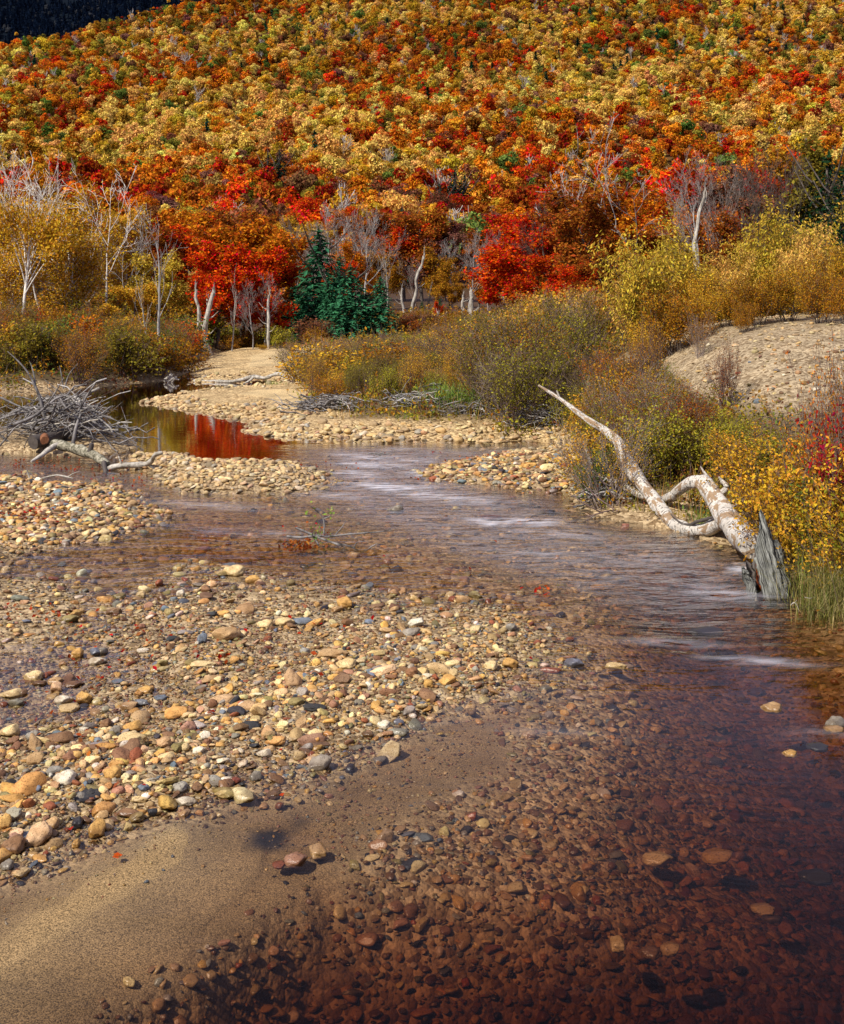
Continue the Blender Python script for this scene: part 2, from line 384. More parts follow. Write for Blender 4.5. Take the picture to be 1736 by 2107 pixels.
r2 = np.geomspace(160, 1100, 130); th2 = np.linspace(-50, 50, 200) * math.pi / 180
X, Y = polar(r2, th2); Zh, _ = ground_all(X, Y); Zh = Zh - .35 * (r2.repeat(len(th2)) < 168)
hm = mesh_np('hillside', np.stack([X, Y, Zh], 1), [polar_faces(len(r2), len(th2), False)])
t = NT('forest_floor'); n1 = t.noise(t.pos(), .35, 5, .65)
M_floor = t.done(t.diff(t.mix(n1, (.05, .025, .012, 1), (.17, .085, .03, 1))))
obj('hillside', hm, M_floor, kind='structure')
xs = np.linspace(-1300, 250, 60); ys = np.linspace(860, 2000, 50); XX, YY = np.meshgrid(xs, ys)
def mount_z(X, Y): return (Y - 840) * .62 - 60 + (fnoise(X, Y, 1 / 160., 11) - .5) * 60 - np.clip(Y - 1650, 0, None) ** 2 * .002 - .25 * np.clip(X + 100, 0, None)
i = np.arange(49)[:, None] * 60 + np.arange(59)[None]; FF = np.stack([i, i + 1, i + 61, i + 60], -1).reshape(-1, 4)
t = NT('mountain_floor'); M_mfloor = t.done(t.diff((.006, .009, .014, 1)))  # cloud shadow over the mountain is put into this dark colour
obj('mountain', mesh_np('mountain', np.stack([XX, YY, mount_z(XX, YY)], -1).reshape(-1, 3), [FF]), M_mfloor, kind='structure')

# ------------------------------------------------------------------ water
rw = np.geomspace(1.2, 62, 260); thw = np.linspace(-75, 75, 260) * math.pi / 180
X, Y = polar(rw, thw); zw, Mw = ground_all(X, Y); xd, yd = Mw['xd'], Mw['yd']
Wp = topoly([(640,922),(760,915),(900,918),(1100,918),(1160,930),(900,960),(1000,1012),(1130,1030),(1230,1080),(1400,1110),(1520,1160),(1600,1250),(1560,1330),(1350,1330),(1180,1230),(1000,1170),(820,1110),(700,1060),(640,1020),(680,980)])
sw = sdf(Wp, X, Y)
rip = sstep(sw, -1.2, .8)
Wp2 = topoly([(-200,930),(120,945),(240,985),(330,1010),(480,1035),(640,1040),(700,1100),(560,1100),(400,1075),(250,1010),(0,970),(-200,960)]); rip = np.maximum(rip, .5 * sstep(sdf(Wp2, X, Y), -1., .4))
rip = np.maximum(rip, .16 * sstep(yd, 930, 1000)); rip *= 1 - .80 * sstep(yd, 1200, 1550)
rip *= 1 - .97 * (1 - sstep(yd, 905, 935)) 
rip[(xd < 560) & (yd < 925)] *= .25
fo = np.zeros(len(X))
for fx, fy, sx, sy, a in [(755,940,60,4,.8),(770,957,75,5,.9),(735,975,55,5,.8),(800,1002,95,8,.9),(860,948,40,4,.7),(875,975,40,5,.9),(905,1020,110,7,.6),(1000,1075,45,5,1.),(1085,1073,75,6,.9),(700,1020,80,6,.4),(950,1030,120,6,.5),(1150,1100,120,8,.35),(1290,1150,170,12,.25),(1530,1170,35,14,.8),(1490,1220,90,14,.45),(1380,1320,110,5,.45),(1560,1360,110,8,.4),(840,925,50,3,.4),(1100,1140,120,9,.3),(430,1040,130,6,.3),(500,1095,150,5,.25),(1690,1510,60,6,.3),(1090,1500,160,6,.12)]:
    fo = np.maximum(fo, a * np.exp(-((xd - fx) / sx) ** 2 - ((yd - fy - (xd - fx) * .06) / sy) ** 2))
fo *= .85; fo = np.maximum(fo, .09 * sstep(sw, -.6, .9) * (1 - .6 * sstep(yd, 1150, 1300)))
n = len(X); top = np.stack([X, Y, np.zeros(n)], 1); bot = top.copy(); bot[:, 2] = -2.2
Ft = polar_faces(len(rw), len(thw), False); nt = len(thw); nr = len(rw)
rim = np.concatenate([np.arange(nt), np.arange(1, nr) * nt + nt - 1, ((nr - 1) * nt + np.arange(nt - 1))[::-1], (np.arange(1, nr - 1) * nt)[::-1]])
rim2 = np.roll(rim, -1); side = np.stack([rim, rim2, rim2 + n, rim + n], 1)
wm = mesh_np('water', np.concatenate([top, bot]), [Ft, Ft[:, ::-1] + n, side])
attr(wm, 'rip', 'FLOAT', 'POINT', np.concatenate([rip, rip * 0])); attr(wm, 'foam', 'FLOAT', 'POINT', np.concatenate([fo, fo * 0]))
t = NT('river_water'); p = t.pos(); rp = t.attr('rip').outputs['Fac']; fm = t.attr('foam').outputs['Fac']
mp = t.n('Mapping'); t.l(p, mp.inputs[0]); mp.inputs['Rotation'].default_value = (0, 0, R(18)); mp.inputs['Scale'].default_value = (1.1, 3.2, 1)
warp = t.noise(p, .8, 2)
wv = t.n('VectorMath', operation='ADD'); t.l(mp.outputs[0], wv.inputs[0]); wc = t.n('CombineXYZ'); t.l(t.math('MULTIPLY', warp, 1.6), wc.inputs[1]); t.l(wc.outputs[0], wv.inputs[1])
wa = t.noise(wv.outputs[0], 1.15, 3, .5); wb = t.noise(wv.outputs[0], 5.0, 2, .5)
h = t.math('MULTIPLY', t.math('ADD', wa, t.math('MULTIPLY', wb, .16)), t.math('ADD', t.math('MULTIPLY', rp, 1.0), .015))
bm = t.bump(h, 1.0, .13)
fr = t.n('Fresnel'); fr.inputs['IOR'].default_value = 1.33; t.l(bm, fr.inputs['Normal'])
gl = t.n('BsdfGlossy'); t.l(t.math('ADD', t.math('MULTIPLY', rp, .26), .03), gl.inputs['Roughness']); t.l(bm, gl.inputs['Normal']); gl.inputs['Color'].default_value = (1, 1, 1, 1)
tp = t.n('BsdfTransparent'); tp.inputs['Color'].default_value = (.98, .97, .95, 1)
s1 = t.mixs(t.math('MINIMUM', t.math('MULTIPLY', t.math('POWER', fr.outputs[0], 1.9), t.math('SUBTRACT', 3.9, t.math('MULTIPLY', rp, 1.5))), .9), tp.outputs[0], gl.outputs[0])
ff = t.math('MULTIPLY', fm, t.ramp(t.noise(wv.outputs[0], 2.0, 4, .6), [(.36, 0.), (.60, .95)]))
s2 = t.mixs(ff, s1, t.diff((.72, .72, .78, 1), bm))
va = t.n('VolumeAbsorption'); va.inputs['Color'].default_value = (.635, .43, .27, 1); va.inputs['Density'].default_value = 2.45
M_water = t.done(s2, va.outputs[0])
obj('water', wm, M_water, kind='structure')

# ------------------------------------------------------------------ labels that single things out
ITEMS = {}      # kind -> list of (object, picture x, picture y, words)
LMARK = {}      # kind -> list of (phrase, picture x, picture y)
def item(kind, o, p, words): ITEMS.setdefault(kind, []).append((o,) + proj(p) + (words,))
def lmark(kind, phrase, p): LMARK.setdefault(kind, []).append((phrase,) + proj(p))
ORD = ['closest', 'second closest', 'third closest', 'fourth closest', 'fifth closest', 'sixth closest', 'seventh closest', 'eighth closest', 'ninth closest', 'tenth closest']
def short(t_):
    for k in (' at ', ' of ', ' on ', ' in ', ' left', ' right', ' beside', ' behind', ' under', ' near', ' with', ' by ', ' amid', ' touching', ' leaning', ' standing', ' breaking', ' washed', ' just', ' deep', ' cut', ' alone', ' forking', ' above', ' over ', ' close', ' reaching', ' before', ' before', ' next', ' rising', ' clothed', ' among', ' between', ' poking', ' along', ' casting', ' sloping'):
        if len(t_.split(k)[0].split()) > 1: t_ = t_.split(k)[0]
    return t_
def label_all(kind, behind='above', front='below'):
    """words + rank of nearness to a landmark among its own look: every label fits one thing only"""
    its = ITEMS.get(kind, []); raw = [(short(a), b, c) for a, b, c in LMARK.get(kind, [])]
    cnt = {}
    for a, b, c in raw: cnt[a] = cnt.get(a, 0) + 1
    lms = [q for q in raw if cnt[q[0]] == 1 and len(q[0].split()) < 6]
    cls = {}
    for it in its: cls.setdefault(it[3], []).append(it)
    for words, g in cls.items():
        P = np.array([[a[1], a[2] * 1.6] for a in g]); used = set()
        D = np.array([np.hypot(P[:, 0] - x, P[:, 1] - y * 1.6) for _, x, y in lms])      # landmark x item
        rank = D.argsort(1).argsort(1)
        order = rank.min(0).argsort()
        for i in order:
            c = sorted(range(len(lms)), key=lambda k: rank[k, i] * 60 + D[k, i])[0]
            dx, dy = g[i][1] - lms[c][1], (g[i][2] - lms[c][2]) * 1.6
            side = ('right of' if dx > 0 else 'left of') if abs(dx) > abs(dy) else (front if dy > 0 else behind)
            k = int(rank[c, i]); o = ORD[k] if k < len(ORD) else 'number %d' % (k + 1)
            g[i][0]['label'] = f"{words} {side} the {lms[c][0]}, {o} such"

# ------------------------------------------------------------------ stones
def stone_mesh(name, seed, sub, flat, elong, facet):
    bm = bmesh.new(); bmesh.ops.create_icosphere(bm, subdivisions=sub, radius=1)
    g = random.Random(seed); off = Vector((g.uniform(-9, 9), g.uniform(-9, 9), g.uniform(-9, 9)))
    planes = [(Vector((g.gauss(0, 1), g.gauss(0, 1), g.gauss(0, .8))).normalized(), g.uniform(.5, .82)) for _ in range(facet)]
    for v in bm.verts:
        d = v.co.normalized(); r = 1 + .30 * mnoise.noise(d * 1.2 + off) + .13 * mnoise.noise(d * 2.9 + off) + .04 * mnoise.noise(d * 6.5 + off)
        q = d * r
        for nrm, dd in planes:
            e = q.dot(nrm) - dd
            if e > 0: q -= nrm * e * .8
        v.co = (q.x * elong, q.y, q.z * flat)
    for f in bm.faces: f.smooth = True
    me = bpy.data.meshes.new(name); bm.to_mesh(me); bm.free(); return me
SHAPES = [(.62, 1.15, 2), (.55, 1.35, 1), (.7, 1.1, 5), (.48, 1.3, 4), (.6, 1.55, 4), (.38, 1.3, 2), (.75, 1.2, 4), (.5, 1.15, 6), (.6, 1.3, 7), (.42, 1.6, 5)]
ST_HI = [stone_mesh('cobble', 40 + i, 4 if i < 10 else 3, *sh) for i, sh in enumerate(SHAPES)]
for m in ST_HI: m.materials.append(M_stone)
ST_ME = [stone_mesh('gravel_shape_%02d' % i, 70 + i, 3, *sh) for i, sh in enumerate(SHAPES)]
ST_LO = [stone_mesh('pebble_shape_%02d' % i, 90 + i, 2, *sh) for i, sh in enumerate(SHAPES)]
for m in ST_ME + ST_LO: m.materials.append(M_stonei)
PCOL = {'cream': (.60, .47, .24), 'ochre': (.50, .30, .09), 'tan': (.42, .28, .135), 'brown': (.19, .105, .05), 'rust red': (.26, .085, .035), 'grey': (.24, .225, .19),
        'blue grey': (.15, .185, .23), 'white': (.62, .57, .45), 'black': (.035, .035, .04), 'olive': (.25, .205, .08), 'pinkish': (.36, .20, .13)}
def pick_cols(n, bed):
    names = list(PCOL); wts = np.array([.22, .18, .18, .16, .03, .08, .035, .035, .03, .05, .03]) if not bed else np.array([.15, .15, .26, .20, .03, .07, .03, .03, .05, .07, .05])
    k = rng.choice(len(names), n, p=wts / wts.sum()); c = np.array([PCOL[names[i]] for i in k])
    return k, np.clip(c * (1 + rng.normal(size=(n, 1)) * .16) * (1 + rng.normal(size=(n, 3)) * .05), .01, .8)
PN = list(PCOL)

def gn_scatter(name, pts, rot, scl, idx, tint, protos, **props):
    """one object whose points carry copies of a few meshes"""
    pc = bpy.data.collections.new(name + '_shapes')
    for i, m in enumerate(protos):
        o = bpy.data.objects.new('%s_shape_%02d' % (name, i), m); pc.objects.link(o)
    me = bpy.data.meshes.new(name); me.vertices.add(len(pts)); me.vertices.foreach_set('co', np.asarray(pts, np.float32).ravel())
    scl = np.asarray(scl, float); scl = np.repeat(scl[:, None], 3, 1) if scl.ndim == 1 else scl
    attr(me, 'rot', 'FLOAT_VECTOR', 'POINT', rot); attr(me, 'scl', 'FLOAT_VECTOR', 'POINT', scl); attr(me, 'idx', 'INT', 'POINT', idx)
    attr(me, 'tint', 'FLOAT_COLOR', 'POINT', np.concatenate([tint, np.ones((len(tint), 1))], 1))
    o = obj(name, me, **props)
    ng = bpy.data.node_groups.new(name, 'GeometryNodeTree')
    ng.interface.new_socket('Geometry', in_out='INPUT', socket_type='NodeSocketGeometry'); ng.interface.new_socket('Geometry', in_out='OUTPUT', socket_type='NodeSocketGeometry')
    N, L = ng.nodes, ng.links
    gi, go, ip, ci = N.new('NodeGroupInput'), N.new('NodeGroupOutput'), N.new('GeometryNodeInstanceOnPoints'), N.new('GeometryNodeCollectionInfo')
    ci.inputs['Collection'].default_value = pc; ci.inputs['Separate Children'].default_value = True; ci.inputs['Reset Children'].default_value = True
    ip.inputs['Pick Instance'].default_value = True
    def na(nm, typ):
        nd = N.new('GeometryNodeInputNamedAttribute'); nd.data_type = typ; nd.inputs['Name'].default_value = nm; return nd.outputs['Attribute']
    er = N.new('FunctionNodeEulerToRotation'); L.new(na('rot', 'FLOAT_VECTOR'), er.inputs[0])
    L.new(gi.outputs[0], ip.inputs['Points']); L.new(ci.outputs[0], ip.inputs['Instance']); L.new(na('idx', 'INT'), ip.inputs['Instance Index'])
    L.new(er.outputs[0], ip.inputs['Rotation']); L.new(na('scl', 'FLOAT_VECTOR'), ip.inputs['Scale']); L.new(ip.outputs[0], go.inputs[0])
    md = o.modifiers.new('copies', 'NODES'); md.node_group = ng
    return o

# hero stones: picture x, y of the foot, width, height (in picture pixels), colour, shape, description
HS = [
 (482,1185,44,26,'cream',0,'large cream boulder at the far tip of the cobble bar'),(518,1200,28,18,'ochre',3,'ochre round stone right of the cream boulder on the bar tip'),
 (245,1233,26,13,'olive',0,'dark olive stone standing in the wet channel'),(288,1230,28,17,'cream',2,'cream stone on the wet channel edge'),(370,1227,24,16,'white',2,'pale blunt stone on the bar ridge'),
 (305,1254,20,18,'pinkish',6,'small pinkish stone at the channel edge'),(142,1280,33,17,'olive',1,'olive domed stone in the shallow film'),(168,1282,22,15,'tan',8,'angular tan stone beside the olive domed stone'),
 (462,1318,54,32,'tan',7,'large blocky tan stone in the middle of the bar'),(415,1324,19,26,'blue grey',6,'upright blue grey stone left of the blocky tan stone'),(620,1285,44,18,'blue grey',5,'pale blue grey flat slab on the bar'),
 (546,1292,32,19,'cream',0,'cream stone left of the blue grey slab'),(584,1288,38,20,'cream',1,'long cream stone touching the blue grey slab'),(708,1250,42,26,'ochre',2,'ochre lump on the far edge of the bar'),
 (684,1358,62,23,'tan',4,'long tan loaf shaped stone on the bar'),(714,1373,38,23,'cream',0,'pale cream stone beside the tan loaf stone'),(292,1343,26,12,'white',5,'small white oval pebble by the red leaf'),
 (198,1368,36,18,'white',1,'clean white oval stone in the wet shallows'),(157,1356,34,24,'ochre',2,'ochre knobbly stone in the wet shallows'),(68,1403,37,24,'cream',0,'smooth cream stone by the left edge'),(91,1398,21,13,'rust red',2,'dark rust red stone behind the cream stone'),
 (113,1411,33,18,'tan',1,'tan oval stone right of the rust red stone'),(150,1416,37,15,'brown',1,'flat brown stone in the wet shallows'),(22,1437,46,24,'cream',8,'broad cream stone at the left edge'),(128,1450,36,19,'white',1,'pale tilted stone leaning on another'),
 (138,1466,42,21,'cream',5,'flat cream stone under the pale tilted stone'),(170,1450,34,27,'ochre',4,'tilted ochre brown stone standing on edge'),(298,1428,30,18,'ochre',0,'golden speckled stone'),(416,1371,52,16,'cream',4,'long thin cream stone'),
 (240,1406,24,11,'blue grey',5,'small blue stone in the wet shallows'),(328,1440,27,12,'blue grey',5,'flat blue grey stone amid the pebbles'),(66,1524,27,21,'grey',0,'greenish grey round stone'),(120,1530,60,30,'brown',8,'large angular rust brown stone'),
 (17,1515,40,32,'cream',8,'cream wedge at the left edge'),(272,1510,37,28,'ochre',8,'peaked ochre stone'),(268,1537,58,30,'cream',4,'big yellowish cream stone'),(236,1513,22,19,'grey',6,'grey stone behind the yellowish stone'),(216,1498,29,24,'brown',2,'brown upright stone'),
 (420,1519,24,18,'white',6,'pale yellow cube like stone'),(132,1615,43,31,'white',0,'white speckled granite stone'),(230,1602,34,26,'ochre',0,'round golden stone'),(108,1592,36,16,'grey',3,'flat grey green slab'),(70,1570,34,27,'tan',6,'tan block at the left'),
 (125,1563,27,22,'tan',2,'squarish tan stone'),(293,1617,22,16,'blue grey',7,'bright blue grey wedge'),(342,1567,34,19,'cream',8,'cream stone with a flat face'),(408,1551,25,16,'white',1,'small white stone with a dark underside'),(543,1558,30,22,'white',8,'pointed white stone'),
 (525,1607,24,23,'grey',6,'round stone with white cap and dark base'),(370,1626,30,22,'grey',0,'smooth grey stone on the bar edge'),(380,1659,39,21,'white',7,'yellow white block at the sand edge'),(285,1650,34,16,'cream',4,'oblong cream stone'),(265,1683,52,21,'brown',4,'orange brown oblong stone at the sand edge'),
 (198,1728,32,44,'ochre',6,'tall upright ochre egg stone at the sand edge'),(157,1705,31,27,'black',2,'wet black stone'),(106,1700,27,25,'tan',0,'tan stone behind the black one'),(77,1712,30,25,'cream',2,'cream blocky stone near the sand'),(57,1726,46,15,'blue grey',5,'long flat blue grey stone'),
 (25,1757,46,38,'brown',0,'big brown ochre stone at the left edge of the sand'),(13,1790,26,22,'grey',0,'grey round stone alone on the sand'),(155,1750,22,20,'ochre',2,'small ochre stone near the sand'),(8,1700,24,42,'ochre',6,'ochre stone cut by the left edge'),
 (610,1453,34,18,'olive',1,'olive flat stone on the right of the bar'),(648,1517,30,19,'cream',6,'yellow peaked stone near the sand'),(790,1500,27,20,'white',0,'white speckled stone by the sand flat'),
 (1050,1375,33,25,'ochre',4,'bright ochre stone on the right end of the bar'),(1011,1378,26,22,'cream',0,'cream stone left of the bright ochre stone'),(1052,1300,22,24,'grey',7,'upright pale grey slate on the bar'),
 (1268,1398,42,17,'cream',4,'cream oval stone standing alone in the stream'),(1232,1395,24,12,'tan',2,'small tan stone beside the oval in the stream'),(1592,1522,40,24,'tan',0,'tan dome breaking the river surface'),(1722,1556,40,28,'grey',6,'grey rounded stone in the river at the right edge'),(1718,1566,38,16,'tan',5,'flat tan stone below the grey one'),
 (1628,1620,28,16,'ochre',0,'orange stone just under the river surface'),(1684,1606,42,18,'black',5,'blue black flat stone in the river'),(1355,1772,60,27,'cream',1,'large cream oval stone in the dark water'),(1481,1766,66,24,'ochre',1,'large orange tan oval stone in the dark water'),
 (1272,1945,44,30,'cream',2,'cream lump deep in the dark water'),(1340,1962,40,24,'brown',0,'brown stone deep in the dark water'),(1382,1955,42,24,'tan',1,'tan stone beside the brown one in dark water'),(1682,1808,64,26,'black',5,'broad black stone in dark water'),
 (1572,1872,46,20,'tan',5,'flat tan stone in dark water'),(607,1836,46,28,'pinkish',1,'pinkish brown stone of the pair in the shallows'),(653,1838,48,28,'tan',2,'tan stone of the pair in the shallows'),(572,1806,26,14,'rust red',5,'rust flake behind the pair in the shallows'),
 (1455,1352,70,22,'black',5,'dark flat rock splitting the current'),(892,992,26,16,'rust red',2,'rust red rock in the rapids'),(814,1058,34,22,'grey',8,'grey mossy rock in mid stream'),(738,948,40,9,'ochre',5,'ochre rock washed over at the top of the rapids'),(1010,1070,44,12,'rust red',5,'rust brown rock washed over in mid stream'),
 (548,1812,8,6,'ochre',0,'tiny pale pebble on the sand spit'),
]
STONE_GROUP = 'cobbles on the river bars and stream bed'
hero_xy = []
COBS = {}
def cobble(loc, size, idx, color, rz, label=None, tilt=(0, 0)):
    me = ST_HI[idx % len(ST_HI)]
    o = obj('cobble', me, None, None, loc, (tilt[0], tilt[1], rz), size, color, category='stone', group=STONE_GROUP)
    if label: o['label'] = label
    return o
FLAT = [s_[0] for s_ in SHAPES]; ELON = [s_[1] for s_ in SHAPES]
for (x, y, wpx, hpx, cn, si, lab) in HS:
    if len(lab.split()) < 5: lab += ' on the cobble bar'
    q = at(x, y, 0); z = gz(q.x, q.y); z0 = max(z, -.28); q = at(x, y, z0); z = gz(q.x, q.y)
    sx = wpx / F_D * q.y / 2 / ELON[si] * 1.05; dep = math.atan2(CAM_H, q.y)
    szv = min(max(hpx / F_D * q.y / 2 / FLAT[si] * .95, sx * .6), sx * 1.9); sy = max(sx, szv * .9) 
    top = max(z, -.30) if lab.find('dark water') > 0 else max(z, -.02)
    lz = top + szv * FLAT[si] * (.55 if z > -.05 else .25)
    if 'washed' in lab: lz = -szv * FLAT[si] * .8
    if 'splitting' in lab: lz = -.02
    c = np.array(PCOL[cn]) * random.uniform(.9, 1.1)
    o = cobble((q.x, q.y + sy * .5, lz), (sx, sy, szv), si, c, random.uniform(-.25, .25), lab)
    hero_xy.append((q.x, q.y + sy * .5, max(sx, sy)))
    lmark('stone', lab, o.location)
    if z < -.1 and lz - szv > z:    # a big stone under the surface stands on the bed
        o.location.z = max(z + szv * FLAT[si] * .5, min(lz, -.11 - szv * FLAT[si])) if 'dark water' in lab else lz
    if 'upright' in lab: o.rotation_euler.x = -.15
hero_xy = np.array(hero_xy)

def sample_area(n, y0, y1):
    """points by distance, thinning away from the camera"""
    u = rng.random(n); yv = y0 * (y1 / y0) ** u; xv = (rng.random(n) * 2 - 1) * .38 * yv
    return xv, yv
allS = []
def layer(n, y0, y1, s0, s1, where, lift=.35, hi=False):
    xv, yv = sample_area(n, y0, y1); z, M = ground_all(xv, yv)
    keep = rng.random(n) < np.clip(where(z, M), 0, 1); xv, yv, z = xv[keep], yv[keep], z[keep]
    s = s0 * (s1 / s0) ** (rng.random(len(xv)) ** 1.5)
    if len(hero_xy):
        ok = np.ones(len(xv), bool)
        for hx, hy, hr in hero_xy: ok &= (xv - hx) ** 2 + (yv - hy) ** 2 > (hr * .8 + s * .45) ** 2
        xv, yv, z, s = xv[ok], yv[ok], z[ok], s[ok]
    allS.append(np.stack([xv, yv, z, s, np.full(len(xv), lift)], 1))
def rocky(M): return (1 - M['sandy']) * (1 - sstep(M['S']['sand'], -.4, -.05))
def river(M): return (M['sr'] < 1.1) & (M['sl'] < .3)
def beachy(M): return sstep(M['xd'], 500, 760)
patch = lambda M: .45 + .9 * sstep(M['n1'], -.12, .12)
bars = lambda M: np.maximum.reduce([sstep(M['S'][k], -.5, .15) for k in ('bar_main', 'bar_left', 'island', 'spit')] + [.5 * sstep(M['S']['bar_wet'], -.3, .1)])
# half sizes in metres
layer(1250, 8, 19, .050, .095, lambda z, M: bars(M) * rocky(M) * .55, .5)
layer(14000, 6.5, 19, .022, .050, lambda z, M: (bars(M) * patch(M) * .75 + .10 * (bars(M) < .3)) * rocky(M), .45)
layer(46000, 6.5, 19, .011, .025, lambda z, M: (bars(M) * .95 + .08) * rocky(M), .4)
layer(16000, 6, 14, .006, .014, lambda z, M: (sstep(M['S']['bar_main'], -.9, .1)) * .7 + .75 * M['sandy'] * sstep(M['xd'], 420, 720) * (M['n1'] > -.12), .4)
layer(9000, 7, 13, .010, .022, lambda z, M: .5 * M['sandy'] * sstep(M['xd'], 500, 820), .3)
layer(7500, 6, 19, .024, .062, lambda z, M: (z < -.03) * rocky(M) * sstep(M['s'], -420, 150) * .5 * (.5 + patch(M) * .5), .25)
layer(30000, 6, 19, .011, .030, lambda z, M: (z < -.03) * rocky(M) * sstep(M['s'], -420, 120) * .7, .25)
layer(380, 6, 15, .040, .070, lambda z, M: (z < -.2) * .5, .75)
layer(5000, 14, 27, .04, .08, lambda z, M: (z < .0) * river(M) * .45 * (M['yd'] > 915), .3)
layer(22000, 18, 32, .03, .075, lambda z, M: np.maximum.reduce([sstep(M['S'][k], -.5, .1) for k in ('bar_left', 'island', 'spit')]), .45)
layer(16000, 24, 46, .04, .11, lambda z, M: (M['sr'] > -.5) * (M['sr'] < 2.2 - 1.3 * (M['xd'] < 500)) * (M['xd'] < 1180) * (.25 + .75 * sstep(M['sr'], 1.6, .6)) , .4)
layer(5000, 19, 36, .03, .075, lambda z, M: M['dune'] * .8, .35)
A = np.concatenate(allS); N = len(A)
zt, Mt = ground_all(A[:, 0], A[:, 1])
bedm = A[:, 2] < -.05
ki = np.zeros(N, int); tint = np.zeros((N, 3))
for f in (False, True):
    m_ = bedm == f; ki[m_], tint[m_] = pick_cols(m_.sum(), f)
isl = (Mt['S']['island'] > -.3) | (Mt['yd'] < 945); tint *= np.where((A[:, 3] < .024) & (A[:, 1] < 20), .72, 1)[:, None]; tint *= np.where(Mt['dune'] > .3, .82, 1)[:, None]; tint[isl] = tint[isl] * .55 + np.array([.50, .41, .24]) * .45
sidx = rng.integers(0, 10, N)
ax = np.stack([A[:, 3] * rng.uniform(.85, 1.2, N), A[:, 3] * rng.uniform(.8, 1.1, N), A[:, 3] * rng.uniform(.75, 1.25, N)], 1)
rot = np.stack([rng.normal(size=N) * .22, rng.normal(size=N) * .22, rng.uniform(0, 6.28, N)], 1)
Pz = A[:, 2] + ax[:, 2] * np.array(FLAT)[sidx] * A[:, 4] * 1.1
# the largest in the picture become cobbles of their own
px = A[:, 3] / A[:, 1]; xs_ = HX + F_D * A[:, 0] / A[:, 1]; ys_ = HY + F_D * (CAM_H - Pz) / A[:, 1]
vis = (xs_ > 0) & (xs_ < 1736) & (ys_ < 2090) & (A[:, 2] > -.12)
big = np.argsort(-(px * vis))[:300 - len(HS) - 6]
SIZEW = lambda s: 'large' if s > .085 else ('middling' if s > .065 else 'smaller')
FORMW = ['rounded', 'oblong', 'blocky', 'flattish', 'long', 'flat', 'round', 'chipped', 'angular', 'slabby']
for i in big:
    o = cobble((A[i, 0], A[i, 1], Pz[i]), tuple(ax[i]), int(sidx[i]), tint[i], rot[i, 2], None, rot[i, :2])
    item('stone', o, o.location, f"{PN[ki[i]]} {FORMW[sidx[i]]} stone")
label_all('stone', 'behind', 'in front of')
rest = np.ones(N, bool); rest[big] = False
small = (px * F_D * 2 < 11)
gm_ = rest & ~small; gl_ = rest & small
gn_scatter('gravel', np.stack([A[gm_, 0], A[gm_, 1], Pz[gm_]], 1), rot[gm_], ax[gm_], sidx[gm_], tint[gm_], ST_ME, kind='stuff', label='cobbles and gravel of the river bars and bed')
gn_scatter('pebbles', np.stack([A[gl_, 0], A[gl_, 1], Pz[gl_]], 1), rot[gl_], ax[gl_], sidx[gl_], tint[gl_], ST_LO, kind='stuff', label='small pebbles between the cobbles and on the far beaches')
print('stones', N, gm_.sum(), gl_.sum())

# ------------------------------------------------------------------ tree builders
TREEC = {'yellow': (.72, .43, .10), 'gold': (.54, .29, .026), 'orange': (.55, .165, .012), 'red': (.54, .042, .005), 'dark red': (.27, .022, .004), 'rust': (.30, .078, .012),
         'russet': (.20, .075, .035), 'mauve': (.22, .085, .06), 'olive': (.22, .165, .022), 'green': (.12, .165, .03), 'spruce': (.010, .048, .028), 'bronze': (.36, .155, .014), 'lemon': (.50, .345, .042), 'yellow green': (.32, .27, .028), 'crimson': (.33, .012, .014)}
def grow(g, p, d, L, r, depth, cfg, out):
    """recursive limbs -> list of (points, radii, depth)"""
    n = max(3, int(cfg['nseg'] * (1 - .2 * depth)) + 1); pts = [np.array(p, float)]; rad = [r]; d = np.array(d, float); step = L / (n - 1)
    tip = r * cfg.get('taper', .25)
    for i in range(1, n):
        d = d + g.normal(size=3) * cfg['wob'] + np.array([0, 0, cfg['up'] if depth else cfg.get('up0', 0)]); d /= np.linalg.norm(d)
        pts.append(pts[-1] + d * step); rad.append(r + (tip - r) * i / (n - 1))
    out.append((np.array(pts), np.array(rad), depth))
    if depth >= cfg['depth']: return
    k = cfg['kids'][depth]; f0 = cfg['first'][depth]
    for j in range(k):
        f = f0 + (1 - f0) * (j + g.uniform(.1, .9)) / k; i = min(int(f * (n - 1)), n - 2); fr = f * (n - 1) - i
        q = pts[i] * (1 - fr) + pts[i + 1] * fr; ax_ = unit(pts[i + 1] - pts[i])
        rd = unit(np.cross(ax_, g.normal(size=3))); ang = cfg['ang'][depth] * g.uniform(.75, 1.25)
        dd = ax_ * math.cos(ang) + rd * math.sin(ang)
        rj = (rad[i] * (1 - fr) + rad[i + 1] * fr) * cfg['rk'] * g.uniform(.7, 1)
        grow(g, q, dd, L * cfg['lk'][depth] * g.uniform(.7, 1.15) * (1 - cfg.get('cone', .35) * (f - f0)), rj, depth + 1, cfg, out)
def wood(name, limbs, sides=(7, 5, 4, 3, 3), rmin=.0, mat=None):
    t = Tubes()
    for pts, rad, dp in limbs: t.add(pts, np.maximum(rad, rmin), sides[min(dp, 4)], dp == 0)
    me = t.mesh(name); me.materials.append(mat); return me
def tip_points(limbs, g, n, dmin, sig):
    W = [(l[0], np.linalg.norm(np.diff(l[0], axis=0), axis=1).sum()) for l in limbs if l[2] >= dmin]
    wt = np.array([x[1] for x in W]); k = g.choice(len(W), n, p=wt / wt.sum()); f = g.random(n) ** .7
    P = np.empty((n, 3))
    for a in range(n):
        q = W[k[a]][0]; u = f[a] * (len(q) - 1); i = min(int(u), len(q) - 2); P[a] = q[i] + (q[i + 1] - q[i]) * (u - i)
    return P + g.normal(size=(n, 3)) * sig
